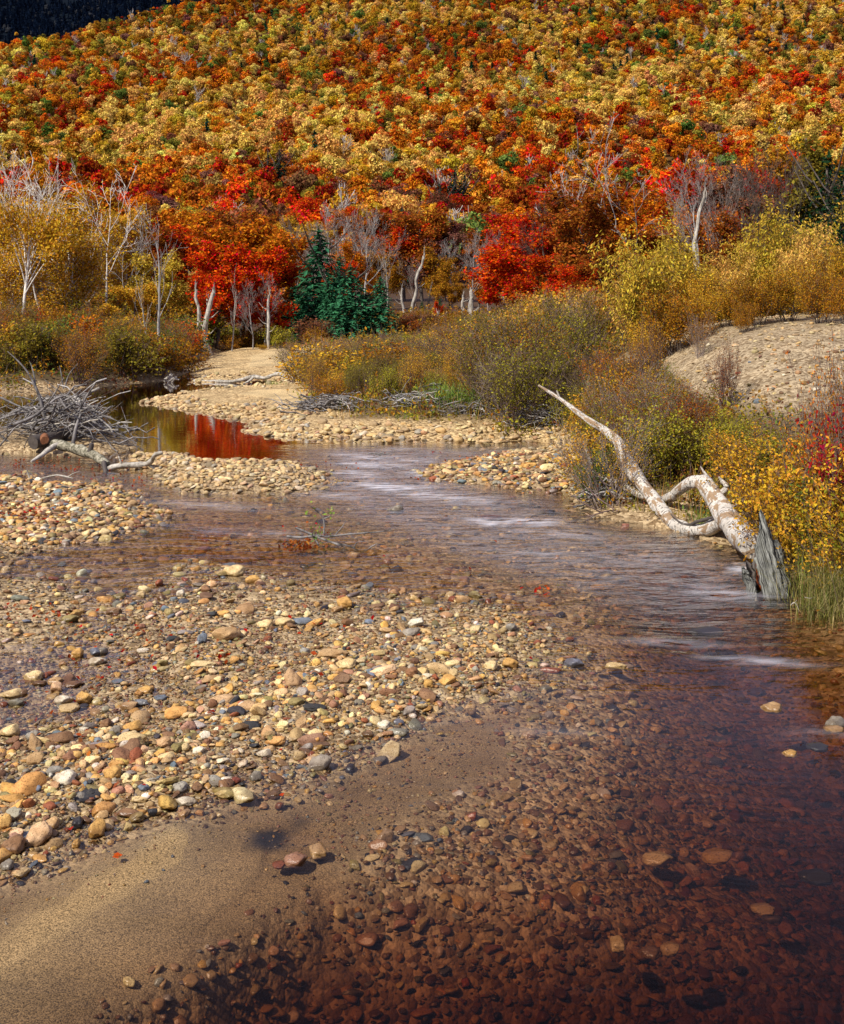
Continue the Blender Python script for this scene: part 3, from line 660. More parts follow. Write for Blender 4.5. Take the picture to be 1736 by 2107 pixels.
def foliage(name, limbs, g, n, L, W, sig, mat, dmin=2, up=.5, hang=False, curl=.25):
    C = tip_points(limbs, g, n, dmin, sig)
    # leaves gather into uneven clumps
    C += (g.normal(size=(n // 14 + 1, 3)) * sig * 1.4)[g.integers(0, n // 14 + 1, n)] * .6
    cen = C.mean(0); Nn = g.normal(size=(n, 3)) + np.array([0, 0, up]) + unit(C - cen) * .5
    axis = np.array([0, 0, -1.]) + unit(C - cen) * .5 if hang else None
    sz = g.uniform(.65, 1.25, n)
    me = leaf_mesh(name, C, Nn, L * sz, W * sz, g, curl, axis); me.materials.append(mat); return me

# distant hill trees: a dome of small lobes covered in leaf sprays
def crown_mesh(name, seed, n, size, mat, wide=3.0, tall=2.6, lobes=13):
    g = np.random.default_rng(seed)
    lc = []; 
    for i in range(lobes):
        a = g.uniform(0, 6.28); r = math.sqrt(g.random()) * wide * .62; lc.append((r * math.cos(a), r * math.sin(a), tall * (1.05 - (r / wide) ** 2) * g.uniform(.12, 1.0) - .9, g.uniform(.26, .46) * wide))
    lc = np.array(lc); k = g.integers(0, lobes, n); dirs = unit(g.normal(size=(n, 3)) + [0, 0, .45])
    C = lc[k, :3] + dirs * lc[k, 3:4] * g.uniform(.7, 1.08, (n, 1)) * [1, 1, .72]
    Nn = dirs + g.normal(size=(n, 3)) * .55 + [0, 0, .3]
    s = size * g.uniform(.6, 1.3, n)
    lv = np.clip(.5 + (C[:, 2] - C[:, 2].mean()) * .0 + g.normal(size=n) * .28, 0, 1)
    me = leaf_mesh(name, C, Nn, s, s * .62, g, .3, None, lv); me.materials.append(mat); return me
def conifer_mesh(name, seed, H, n, L, mat, rad=.26, gap=.0, trunkmat=None):
    g = np.random.default_rng(seed); C = []; Nn = []; A_ = []
    z = .06 * H; 
    while z < H * .985:
        f = 1 - z / H; rr_ = H * rad * (f ** .85) * g.uniform(.8, 1.15) + .03 * H; nb = int(5 + 9 * f); ph = g.uniform(0, 6.28)
        for b in range(nb):
            a = ph + b * 6.283 / nb + g.normal() * .2; lb = rr_ * g.uniform(.7, 1.12); m = max(2, int(n * lb / (H * rad) * .9))
            t_ = np.linspace(.12, 1, m) + g.normal(size=m) * .03
            out = np.array([math.cos(a), math.sin(a), 0]); side = np.array([-math.sin(a), math.cos(a), 0])
            wdt = g.normal(size=m) * .10 * lb * (1.25 - t_)
            pz = z + lb * (.18 * t_ - .42 * t_ ** 2) + g.normal(size=m) * .015 * H * .5
            C.append(out * (lb * t_)[:, None] + side * wdt[:, None] + np.array([0, 0, 1]) * pz[:, None])
            Nn.append(np.tile(out * .35 + [0, 0, 1.], (m, 1)) + g.normal(size=(m, 3)) * .4)
            A_.append(out[None] * 1.0 + side[None] * np.sign(wdt)[:, None] * .8 + np.array([0, 0, -.15]))
        z += H * .030 * (1 + .9 * f) * g.uniform(.8, 1.2)
    C = np.concatenate(C); Nn = np.concatenate(Nn); A_ = np.concatenate(A_); s = L * g.uniform(.6, 1.2, len(C))
    top = np.array([[0, 0, H * 1.0], [0, 0, H * .97]]); 
    C = np.concatenate([C, top]); Nn = np.concatenate([Nn, [[1, 0, 0], [0, 1, 0.]]]); A_ = np.concatenate([A_, [[0, 0, 3.], [0, 0, 3.]]]); s = np.concatenate([s, [L, L]])
    lv = np.clip(np.random.default_rng(seed).random(len(C)) * .7 + .3 * np.hypot(C[:, 0], C[:, 1]) / (H * rad), 0, 1)
    me = leaf_mesh(name, C, Nn, s, s * .34, g, .25, A_, lv); me.materials.append(mat); return me
def post_mesh(name, H, r, mat, seed=1, lean=.04):
    g = np.random.default_rng(seed); t = Tubes(); n = 6
    P = np.stack([np.cumsum(g.normal(size=n) * lean), np.cumsum(g.normal(size=n) * lean), np.linspace(-.4, H, n)], 1); P[0, :2] = P[1, :2] = 0
    t.add(P, np.linspace(r, r * .45, n), 6)
    for b in range(4):
        a = g.uniform(0, 6.28); z = H * g.uniform(.55, .95); q = np.array([[0, 0, z], [math.cos(a) * .7, math.sin(a) * .7, z + .7], [math.cos(a) * 1.3, math.sin(a) * 1.3, z + 1.7]]); t.add(q, [r * .5, r * .35, r * .15], 4)
    me = t.mesh(name); me.materials.append(mat); return me

# ------------------------------------------------------------------ the wooded hillside
hill_hi = [crown_mesh('crown', 200 + i, 3000, .165, M_leaf, 2.5 + .3 * (i % 3), 3.6 + .7 * (i % 3), 14 + i) for i in range(6)]
hill_lo = [crown_mesh('hill_crown_%02d' % i, 220 + i, 900, .28, M_leafi, 2.3 + .33 * (i % 3), 3.4 + .8 * (i % 4), 12 + i) for i in range(7)]
hill_lo += [conifer_mesh('hill_crown_%02d' % (7 + i), 240 + i, 7.5, 5, .55, M_needlei, .2) for i in range(2)]
hb = []
for i in range(2):
    g = np.random.default_rng(260 + i); out = []
    grow(g, (0, 0, -3), (0, 0, 1), 5.0, .16, 0, dict(nseg=4, wob=.08, up=.10, depth=2, kids=[9, 6], first=[.35, .25], ang=[.6, .6], rk=.55, lk=[.62, .55]), out)
    hb.append(out)
M_pale = bark_mat('pale_twigs', (.30, .27, .24), (.52, .48, .43), 4)
hill_lo += [wood('hill_crown_%02d' % (9 + i), hb[i], (4, 3, 3, 3), .04, M_pale) for i in range(2)]
hill_trunk = [post_mesh('trunk', 4.4, .16, M_grey, 5 + i, .12) for i in range(3)]
sp = 4.05; pts = []
yv = 152.0
while yv < 800:
    hw = yv * .42 + 12; nx = int(2 * hw / sp); xv = (np.arange(nx) - nx / 2 + rng.random()) * sp
    pts.append(np.stack([xv + rng.normal(size=nx) * 1.2, np.full(nx, yv) + rng.normal(size=nx) * 1.3], 1)); yv += sp * .92
HP = np.concatenate(pts)
HPz, HM = ground_all(HP[:, 0], HP[:, 1])
dist = (HP[:, 0] + 195) * -.812 + (HP[:, 1] - 572) * .584
ok = (dist < 25) | (HP[:, 0] > 60); HP, HPz = HP[ok], HPz[ok]
nH = len(HP); hy = HY + F_D * (CAM_H - HPz - 5) / HP[:, 1]; hx = HX + F_D * HP[:, 0] / HP[:, 1]
cn = list(TREEC)
pat = fnoise(HP[:, 0], HP[:, 1] * .8, 1 / 38., 21); pat2 = fnoise(HP[:, 0], HP[:, 1], 1 / 22., 31); pat3 = fnoise(HP[:, 0], HP[:, 1], 1 / 60., 41)
def zone_w(y, x, a, b, c3):
    cn_ = cn[:13]; low = dict(zip(cn_, [.05, .08, .27, .21, .13, .22, .08, .07, .03, .02, 0, .09, .01]))
    mid = dict(zip(cn_, [.40, .19, .20, .06, .03, .08, .03, .02, .06, .035, .008, .05, .06]))
    hi_ = dict(zip(cn_, [.24, .20, .15, .04, .04, .13, .08, .03, .17, .11, .045, .10, .04]))
    f = sstep(np.array(y), 425, 335); h = sstep(np.array(y), 180, 60)
    wv_ = np.stack([(low[k] * (1 - f) + (mid[k] * (1 - h) + hi_[k] * h) * f) for k in cn_], -1)
    warm = [3, 4, 2, 5]; cool = [0, 1, 12]
    wv_[:, warm] *= (0.35 + 2.2 * sstep(a, .42, .66))[:, None]; wv_[:, cool] *= (0.45 + 1.7 * sstep(-a, -.60, -.36))[:, None]
    grn = [8, 9]; wv_[:, grn] *= (.4 + 2.0 * sstep(np.array(b), .5, .7) + 1.6 * sstep(-np.array(x), -260, 0) * f)[:, None]
    con = sstep(c3, .52, .7) * sstep(np.array(y), 250, 60) * sstep(np.array(x), 800, 1050) * (1 - sstep(np.array(x), 1350, 1500)); wv_[:, 10] += .10 * con
    return wv_ / wv_.sum(1, keepdims=True)
W_ = zone_w(hy, hx, pat, pat2, pat3); cs = W_.cumsum(1); hk = (rng.random((nH, 1)) > cs).sum(1).clip(0, len(cn) - 1)
htint = np.array([TREEC[k] for k in cn])[hk] * (1 + rng.normal(size=(nH, 1)) * .2) * (1 + rng.normal(size=(nH, 3)) * .09)
htint = np.clip(htint, .005, .75)
hs = np.clip(.90 + .21 * rng.normal(size=nH), .5, 1.5); ridx = rng.integers(0, 7, nH); ridx[hk == 10] = 7 + rng.integers(0, 2, (hk == 10).sum())
bare = (rng.random(nH) < .03) & (hk != 10); ridx[bare] = 9 + rng.integers(0, 2, bare.sum())
lift = np.where(hk == 10, -.3, 3.2) * hs
inview = (hx > -10) & (hx < 1746)
cand = np.where(inview & ~bare)[0]; near = cand[np.argsort(HP[cand, 1])][:0]
N_HILL_OWN = 165
# the lowest rows stand behind the valley trees: take the ones that show above them
show = cand[(hy[cand] < 470)]; near = show[np.argsort(HP[show, 1])][:N_HILL_OWN]
own = np.zeros(nH, bool); own[near] = True
for i in near:
    k = cn[hk[i]]
    if hk[i] == 10: continue
    t_ = thing('hill_tree', 'x', 'tree', (HP[i, 0], HP[i, 1], HPz[i]), rng.uniform(0, 6.28), hs[i], 'trees on the lower hillside')
    obj('trunk', hill_trunk[int(rng.integers(0, 3))], None, t_)
    obj('crown', hill_hi[int(rng.integers(0, 6))], None, t_, (0, 0, 3.2), None, (1, 1, rng.uniform(.85, 1.2)), htint[i])
    item('tree', t_, (HP[i, 0], HP[i, 1], HPz[i] + 4), f"{k} leaved hill tree")
rest = ~own | (hk == 10)
gn_scatter('forest', np.stack([HP[rest, 0], HP[rest, 1], HPz[rest] + lift[rest]], 1), np.stack([np.zeros(rest.sum())] * 2 + [rng.uniform(0, 6.28, rest.sum())], 1),
           np.stack([hs, hs, hs * rng.uniform(.85, 1.2, nH)], 1)[rest], ridx[rest], htint[rest], hill_lo, kind='stuff', label='autumn forest covering the hillside')
# pale trunks glimpsed under the crowns are carried by bare trees in the forest; the mountain behind carries spruces, its cloud shadow put into dark tints
mp_ = np.stack([rng.uniform(-620, -40, 12000), rng.uniform(980, 1480, 12000)], 1); mz = mount_z(mp_[:, 0], mp_[:, 1]); nm = len(mp_)
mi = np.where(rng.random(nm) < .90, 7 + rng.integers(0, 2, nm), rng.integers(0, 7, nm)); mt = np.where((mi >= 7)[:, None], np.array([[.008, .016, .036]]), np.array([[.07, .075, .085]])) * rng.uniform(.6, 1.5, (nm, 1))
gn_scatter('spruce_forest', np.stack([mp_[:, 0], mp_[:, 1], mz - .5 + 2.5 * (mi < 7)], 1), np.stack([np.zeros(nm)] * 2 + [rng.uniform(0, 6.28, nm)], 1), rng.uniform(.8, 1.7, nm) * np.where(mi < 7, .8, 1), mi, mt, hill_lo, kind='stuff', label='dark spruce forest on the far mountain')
print('hill trees', nH)

# ------------------------------------------------------------------ valley trees
def make(seed, cfg, H, r, p=(0, 0, -.3)):
    g = np.random.default_rng(seed); out = []; grow(g, p, (0, 0, 1), H, r, 0, cfg, out); return out, g
MAPLE = dict(nseg=7, wob=.07, up=.09, up0=.06, depth=3, kids=[13, 7, 4], first=[.22, .25, .2], ang=[.95, .75, .7], rk=.50, lk=[.48, .5, .5], cone=.45)
maples = []
for i in range(4):
    L_, g = make(300 + i, MAPLE, 7.0, .15)
    maples.append((wood('trunk', L_, (7, 4, 3, 3), .010, M_dark), foliage('crown', L_, g, 9000, .115, .075, .16, M_leaf, 2, .7)))
BIRCH = dict(nseg=9, wob=.05, up=.08, up0=.03, depth=3, kids=[19, 7, 4], first=[.16, .3, .2], ang=[.62, .55, .6], rk=.52, lk=[.50, .5, .5], cone=.35)
birches = []
for i in range(3):
    L_, g = make(320 + i, BIRCH, 8.6, .15)
    birches.append((wood('trunk', L_, (8, 5, 3, 3), .012, M_birch), foliage('crown', L_, g, 8500, .10, .075, .24, M_leaf, 2, .4)))
# the old birch that forks into a sheaf of straight white limbs
SHEAF = dict(nseg=9, wob=.045, up=.035, up0=.0, depth=3, kids=[15, 5, 3], first=[.45, .35, .2], ang=[.50, .40, .6], rk=.50, lk=[.95, .36, .5], cone=.3, taper=.35)
L_, g = make(331, SHEAF, 6.6, .145); sheaf = (wood('trunk', L_, (9, 5, 3, 3), .012, M_birch), foliage('crown', [(p_, r_, d_) for p_, r_, d_ in L_ if d_ >= 2 and p_[:, 2].mean() < 7.0 + 1.4 * g.random()], g, 5500, .10, .075, .30, M_leaf, 2, .4))
BARE = dict(nseg=8, wob=.08, up=.10, up0=.03, depth=4, kids=[10, 6, 5, 3], first=[.3, .25, .2, .2], ang=[.6, .55, .5, .55], rk=.55, lk=[.52, .52, .52, .5], cone=.3)
bares = {}
for nm_, mt_ in (('mauve', M_mauve), ('grey', M_grey), ('dark', M_dark)):
    bares[nm_] = []
    for i in range(2):
        L_, g = make(340 + i + len(nm_) * 7, BARE, 7.2, .12); bares[nm_].append((wood('trunk', L_, (6, 4, 3, 3, 3), .006, mt_), None))
OLD = dict(nseg=10, wob=.13, up=.04, up0=.02, depth=3, kids=[7, 4, 4], first=[.42, .3, .3], ang=[.75, .65, .6], rk=.62, lk=[.62, .45, .4], cone=.25, taper=.2)
olds = []
for i in range(3):
    L_, g = make(361 + i, OLD, 8.4, .115); olds.append((wood('trunk', L_, (8, 5, 4, 3), .014, M_birch if i < 2 else M_grey), None))
POLE = dict(nseg=9, wob=.06, up=.10, up0=.0, depth=2, kids=[8, 3], first=[.35, .3], ang=[.5, .5], rk=.5, lk=[.38, .5], cone=.2, taper=.2)
poles = []
for i in range(3):
    L_, g = make(371 + i, POLE, 7.0, .13); poles.append((wood('trunk', L_, (8, 4, 3), .012, (M_grey, M_snag, M_snag)[i]), None))
def snag_mesh(seed, H, r, mat, lean=0.0, spikes=3):
    g = np.random.default_rng(seed); t = Tubes(); n = 9
    f = np.linspace(0, 1, n); P = np.stack([lean * H * f + np.cumsum(g.normal(size=n)) * .02 * H, np.cumsum(g.normal(size=n)) * .02 * H, -.3 + (H + .3) * f], 1); P[0, :2] = 0
    t.add(P, r * (1.0 - .5 * f), 10, True, .45, seed)
    for k in range(spikes):     # the splintered top
        a = g.uniform(0, 6.28); q = P[-1] + np.array([math.cos(a), math.sin(a), 0]) * r * .35
        t.add([q - [0, 0, .5 * H * .1], q + [g.normal() * .03, g.normal() * .03, H * .03], q + [g.normal() * .05, g.normal() * .05, H * g.uniform(.06, .2)]], [r * .3, r * .2, .006], 5)
    for k in range(3):
        a = g.uniform(0, 6.28); z = g.uniform(.4, .9); q = P[int(z * (n - 1))]; t.add([q, q + [math.cos(a) * .3, math.sin(a) * .3, .1], q + [math.cos(a) * .55, math.sin(a) * .55, .35]], [r * .28, r * .18, .01], 5)
    me = t.mesh('trunk'); me.materials.append(mat); return me

def top_of(*ms):
    z = []
    for m in ms:
        if m is None: continue
        a = np.empty(len(m.vertices) * 3, np.float32); m.vertices.foreach_get('co', a); z.append(np.percentile(a[2::3], 99.6))
    return max(z)
TOPS = {}
def plant(name, proto, xd, ytop, Y, H0, color, label, rz=None, wide=1.0, group=None, zoff=0, cat='tree'):
    x = (xd - HX) / F_D * Y; z = gz(x, Y); H = CAM_H - (ytop - HY) / F_D * Y - z
    H0 = TOPS.setdefault(id(proto), top_of(*proto)); s = H / H0
    o = thing(name, label or 'x', cat, (x, Y, z + zoff), rng.uniform(0, 6.28) if rz is None else rz, (s * wide, s * wide, s), group)
    obj('trunk' if cat == 'tree' else 'stems', proto[0], None, o)
    if proto[1] is not None: obj('crown' if cat == 'tree' else 'foliage', proto[1], None, o, None, None, None, np.clip(np.array(TREEC[color]) * rng.uniform(.88, 1.15), 0, .8))
    if label: lmark('tree', label, (x, Y, z + H * .7))
    return o, (x, Y, z + H * .7)
mH, bH = 7.6, 9.2
# left bank
plant('birch_tree', sheaf, 45, 318, 56, 9.6, 'gold', 'tall white birch forking into a sheaf of pale limbs', 1.0, .95)
plant('birch_tree', birches[0], 183, 385, 66, bH, 'gold', 'golden birch with a leaning pale trunk', 2.0, 1.15)
plant('birch_tree', birches[1], 105, 415, 72, bH, 'gold', 'golden birch behind the white sheaf birch', None, 1.2)
plant('birch_tree', birches[2], 255, 425, 70, bH, 'gold', 'broad golden birch left of the lemon yellow tree', None, 1.3)
plant('birch_tree', birches[0], -15, 390, 68, bH, 'gold', 'gold leaved birch cut by the left edge', None, 1.2)
plant('birch_tree', birches[2], 150, 470, 58, bH, 'gold', 'low spreading golden birch over the left bank shrubs', None, 1.4)
plant('birch_tree', birches[1], 20, 500, 57, bH, 'gold', 'low golden birch under the white sheaf birch', None, 1.4)
plant('bare_tree', olds[0], 148, 300, 60, 9.0, 'gold', 'old bare tree with bleached white crooked limbs', 2.4, .8)
plant('bare_tree', olds[1], 222, 335, 61, 9.0, 'gold', 'bare white tree with limbs bending right', 0.4, .85)
plant('bare_tree', olds[0], 88, 318, 62, 9.0, 'gold', 'bare white tree rising behind the sheaf birch', 4.4, .7)
plant('bare_tree', olds[2], 265, 410, 62, 9.0, 'gold', 'grey bare tree reaching toward the red hillside', 5.0, .9)
plant('yellow_tree', maples[0], 318, 520, 58, mH, 'lemon', 'bright lemon yellow tree behind the dead pole', None, 1.15)
plant('yellow_tree', maples[1], 372, 555, 64, mH, 'yellow', 'smaller bright yellow tree beside the red maples', None, 1.0)
plant('yellow_tree', maples[2], 275, 585, 55, mH, 'gold', 'low golden tree at the foot of the lemon tree', None, 1.2)
plant('dead_tree', poles[0], 327, 422, 47.5, 7.4, 'gold', 'dead grey pole tree leaning over the river pool', 1.2, .85)
plant('dead_tree', poles[1], 303, 560, 47, 7.4, 'gold', 'short dead pale trunk left of the grey pole tree', 3.2, .9)
# red and orange maples of the middle
for (x, y, Y, k, c, lab, wd) in [
 (447,500,60,0,'red','bright red maple above the white snags',1.25),(505,515,62,1,'red','scarlet maple right of the white snags',1.2),(556,515,66,2,'red','scarlet maple beside the spruces',1.1),(408,540,61,3,'red','deep red maple next to the yellow tree',1.1),
 (492,458,67,1,'orange','round orange maple above the scarlet maples',1.35),(545,475,69,2,'orange','orange maple behind the spruces',1.2),(395,480,70,3,'dark red','dark red maple over the yellow tree',1.2),(330,470,98,0,'rust','rusty maple behind the dead pole',1.2),
 (600,500,105,1,'rust','rust maple left of the grey bare trees',1.2),(655,480,110,0,'russet','russet maple behind the tall spruce',1.3),(735,500,92,3,'orange','orange maple between the bare trees',1.15),(700,540,86,2,'red','small red maple right of the spruce tip',1.0),
 (800,520,95,1,'bronze','bronze tree behind the leaning snag',1.2),(832,470,112,2,'red','single vivid red maple on the valley edge',1.1),(880,510,96,3,'bronze','bronze tree right of the leaning snag',1.3),(925,560,84,0,'bronze','small bronze tree among the grey trunks',1.2),
 (985,540,86,1,'orange','orange maple behind the split grey trunk',1.25),(1040,560,80,2,'orange','low orange maple right of the split trunk',1.3),(905,620,76,1,'red','small red sapling under the bronze tree',.9),(1090,455,66,0,'red','tall red maple left of the rusty tree',1.55),(1045,505,70,3,'red','red maple with layered boughs',1.45),
 (1135,520,60,2,'red','scarlet maple in front of the rusty tree',1.3),(1185,385,60,1,'rust','large rusty brown tree with dark limbs',1.25),(1235,400,57,3,'rust','large rust tree beside the bare crown',1.2),(1150,450,64,2,'red','deep red maple under the rusty tree',1.3),
 (1285,385,63,0,'orange','orange tree clothed below a bare crown',1.2),(1330,410,62,1,'orange','orange tree left of the tall white snag',1.15),(1255,520,52,3,'rust','low rust tree above the thicket',1.4),(1190,545,52,0,'red','red tree with drooping low boughs',1.4),(1385,470,60,2,'rust','rust tree behind the yellow bush',1.2),
 (1470,430,62,1,'orange','orange tree behind the tall white snag',1.2),(1530,440,60,0,'rust','rust tree behind the lemon bush',1.2),(1420,420,70,3,'bronze','bronze tree behind the white snag',1.2),(1600,400,62,2,'russet','russet tree under the dark bare trees',1.2),(1690,300,62,1,'bronze','bronze tree high in the right corner',1.2),(1745,285,60,0,'olive','olive tree at the right edge',1.2),
 (1500,350,74,0,'russet','russet tree between the dark bare crowns',1.2),(1355,350,80,1,'dark red','dark red tree right of the big bare crown',1.2),(1650,360,70,2,'dark red','dark red tree behind the hemlock',1.2)]:
    plant('maple_tree', maples[k], x, y, Y, mH, c, lab, None, wd)
for j in range(30):     # a second rank at the foot of the hill
    x = 60 + j * 57 + rng.normal() * 16; Y = rng.uniform(108, 140); c = str(rng.choice(['red', 'orange', 'rust', 'dark red', 'russet', 'mauve', 'gold'], p=[.2, .25, .2, .13, .1, .07, .05]))
    o, p = plant('maple_tree', maples[j % 4], x, 455 + rng.normal() * 16 - 45 * (x > 1100), Y, mH, c, None, None, rng.uniform(1.2, 1.6), 'maples at the foot of the hill'); item('tree', o, p, f'{c} valley maple')
for (x, y, Y, k, n_, lab) in [(602,470,88,'mauve',0,'bare mauve tree left of the spruces'),(640,455,93,'mauve',1,'bare mauve tree above the tall spruce'),(690,418,100,'grey',0,'bare grey tree with a fan of fine twigs'),(728,412,98,'mauve',1,'tall bare mauve tree right of the spruce tip'),
 (752,425,92,'grey',1,'bare grey tree with a white lower trunk'),(668,440,104,'mauve',0,'slim bare tree behind the spruce tip'),(1440,308,56,'grey',0,'bare branches fanning round the tall white snag'),(855,520,88,'mauve',0,'bare pinkish tree behind the leaning snag'),(962,472,80,'grey',0,'grey bare tree with a double trunk'),(1003,470,90,'mauve',1,'bare mauve tree right of the double trunk'),
 (1040,480,96,'mauve',0,'bare mauve tree above the orange maple'),(930,490,98,'grey',1,'bare grey tree left of the double trunk'),(1405,385,66,'mauve',0,'bare mauve tree left of the white snag'),(1470,325,60,'mauve',1,'bare twiggy tree right of the white snag'),(1545,305,57,'dark',0,'dark bare tree with upright limbs'),
 (1600,298,60,'dark',1,'dark bare tree with a broad twiggy crown'),(1640,315,58,'dark',0,'dark bare tree beside the hemlock'),(1510,330,64,'dark',1,'dark bare tree leaning left of its pair'),(1720,300,54,'dark',0,'dark bare tree at the right edge'),(545,560,60,'grey',1,'thin bare sapling beside the snag post'),(520,575,58,'grey',0,'thin white bare tree in front of the scarlet maple'),(1130,395,62,'dark',1,'dark bare limbs above the red maple'),(770,470,104,'mauve',0,'bare mauve tree behind the pale dead stem')]:
    plant('bare_tree', bares[k][n_], x, y, Y, 7.9, 'gold', lab, None, .95)
plant('bare_tree', olds[2], 1297, 245, 61, 9.0, 'gold', 'big bare grey crown spreading above the orange tree', 1.3, 1.15)
plant('bare_tree', olds[1], 1175, 345, 68, 9.0, 'gold', 'bare pale limbs poking from the rusty tree', 2.3, .7)
plant('dead_tree', poles[1], 797, 500, 82, 7.4, 'gold', 'pale dead stem with stubby branches', 4.0, .9)
plant('dead_tree', poles[2], 477, 545, 57, 7.4, 'gold', 'pale dead tree with a twisted trunk before the red maple', 2.0, .8)
for (x, y, Y, r, lean, lab) in [(411,578,57,.13,-.06,'leftmost broken white snag before the red maple'),(424,595,57.5,.12,.0,'short white snag between its taller neighbours'),(434,585,56.5,.16,.02,'thick split white snag before the red maple'),(551,592,58,.09,0,'thin broken post left of the spruces'),
 (838,510,84,.15,.30,'broken pale snag leaning right'),(835,585,83,.12,.02,'pale trunk under the leaning snag'),(968,590,76,.17,.0,'thick grey split trunk in the middle distance'),(955,600,77,.14,-.02,'grey trunk beside the split trunk'),(900,640,74,.09,.12,'short leaning stump among the saplings'),(1424,372,54,.12,.11,'tall white snag with a broken top'),(1213,585,56,.10,-.25,'leaning grey trunk under the rust tree'),(752,590,80,.12,.0,'white trunk behind the small spruces')]:
    x3 = (x - HX) / F_D * Y; z = gz(x3, Y); H = CAM_H - (y - HY) / F_D * Y - z
    o = obj('dead_snag', snag_mesh(int(x), H * .88, r, M_snag, lean), None, None, (x3, Y, z), None, None, None, label=lab, category='dead tree'); lmark('tree', lab, (x3, Y, z + H * .7))
spr = [(conifer_mesh('crown', 400 + i, 5.0, 26, .17, M_needle, .27 + .04 * i), post_mesh('trunk', 4.6, .09, M_dark, 8 + i, .01)) for i in range(3)]
for (x, y, Y, k, wd, lab, c) in [(655,472,64,0,1.15,'tallest green spruce standing over the gravel flat',1.0),(699,528,66,0,.85,'second tallest green spruce close behind the tallest',.9),(722,548,61,1,1.35,'bushy blue green spruce right of the tallest',1.15),(607,588,65,1,1.5,'spruce sloping away left of the tallest',.9),(632,572,67.5,2,.9,'spruce half hidden left of the tallest',.85),(782,572,61,1,1.3,'small blue green spruce right of the group',1.25),(752,596,62,2,1.3,'small spruce between two blue green spruces',1.0),(583,618,66,2,1.4,'lowest spruce at the left end of the group',.9),(676,562,62,1,.8,'spruce pressed against the tallest one',.95),
 (905,615,82,1,1.0,'young spruce among the grey trunks',.8),(868,620,88,2,1.2,'dark young conifer under the bronze tree',.6)]:
    x3 = (x - HX) / F_D * Y; z = gz(x3, Y); H = CAM_H - (y - HY) / F_D * Y - z; s = H / 5.0; wd *= 1.12
    o = thing('spruce_tree', lab, 'tree', (x3, Y, z), rng.uniform(0, 6), (s * wd, s * wd, s), 'green spruces in the valley'); obj('trunk', spr[k][1], None, o); obj('crown', spr[k][0], None, o, None, None, None, np.array([.020, .082, .036]) * 1.45 * c); lmark('tree', lab, (x3, Y, z + H / 2))
hem = conifer_mesh('crown', 420, 8.0, 34, .2, M_needle, .36)
for (x, y, Y, lab) in [(1705,315,56,'dark green hemlock at the right edge'),(1740,340,52,'dark hemlock cut by the right edge')]:
    x3 = (x - HX) / F_D * Y; z = gz(x3, Y); H = CAM_H - (y - HY) / F_D * Y - z
    o = thing('hemlock_tree', lab, 'tree', (x3, Y, z), 1, H / 8.0); obj('trunk', spr[0][1], None, o, None, None, 1.6); obj('crown', hem, None, o, None, None, None, (.012, .035, .014)); lmark('tree', lab, (x3, Y, z + 4))
for (x, y, Y, lab) in [(935,352,205,'dark conifer standing alone in the red hillside'),(955,362,207,'conifer touching the lone dark conifer'),(903,378,195,'small conifer left of the lone dark conifer'),(826,428,160,'little conifer above the vivid red maple'),(551,318,250,'tiny conifer left of another on the hillside'),(575,312,252,'tiny conifer right of another on the hillside')]:
    x3 = (x - HX) / F_D * Y; z = gz(x3, Y); H = max(CAM_H - (y - HY) / F_D * Y - z, 3.5)
    o = thing('conifer', lab, 'tree', (x3, Y, z), 1, (H / 5, H / 5, H / 5), 'dark conifers scattered on the hillside'); obj('trunk', spr[0][1], None, o); obj('crown', spr[1][0], None, o, None, None, None, (.010, .035, .022)); lmark('tree', lab, (x3, Y, z + 3))

# ------------------------------------------------------------------ shrubs
def shrub_limbs(seed, H, n, spread, kids, ang):
    g = np.random.default_rng(seed); out = []
    cfg = dict(nseg=8, wob=.15, up=.07, up0=.08, depth=2, kids=[kids, 3], first=[.22, .25], ang=[ang, .6], rk=.55, lk=[.42, .5], cone=.2, taper=.2)
    for k in range(n):
        a = g.uniform(0, 6.28); r_ = (.12 + spread * .5) * H * .35 * math.sqrt(g.random()); o_ = g.uniform(.1, 1) * spread
        d = unit(np.array([math.cos(a) * o_, math.sin(a) * o_, 1.0])); grow(g, (r_ * math.cos(a), r_ * math.sin(a), -.15), d, H * g.uniform(.65, 1.05), .012 * H ** .5, 0, cfg, out)
    return out, g
def shrub(seed, H, n, spread, kids, nl, L, W, sig, mat, dmin=1, ang=.5, up=.3, hang=False, rmin=.0035, sides=(5, 3, 3)):
    l, g = shrub_limbs(seed, H, n, spread, kids, ang); return (wood('stems', l, sides, rmin, mat), foliage('foliage', l, g, nl, L, W, sig, M_leaf, dmin, up, hang))
tallY = [shrub(500 + i, 3.0, 11, .42, 10, 7500, .062, .024, .10, M_dark, 1, .6, .2, True) for i in range(3)]       # long drooping leaves
roundB = [shrub(510 + i, 2.4, 16, .7, 9, 7000, .038, .030, .08, M_dark, 1, .6, .5) for i in range(2)]               # small round leaves, dense
willow = [shrub(520 + i, 2.2, 24, .5, 8, 4200, .031, .018, .05, M_twig, 1, .42, .2) for i in range(3)]             # many stems, few leaves
twiggy = [shrub(530 + i, 2.2, 26, .5, 8, 1900, .028, .016, .05, M_mauve if i else M_twig, 1, .4, .2) for i in range(2)]
leafy = [shrub(540 + i, 1.4, 18, .75, 8, 4200, .034, .019, .06, M_twig, 1, .55, .4) for i in range(3)]
farsh = [shrub(550 + i, 1.8, 16, .65, 8, 2600, .062, .040, .10, M_twig, 1, .55, .5, False, .006) for i in range(3)]
SH_GROUP = 'shrubs along the river banks'
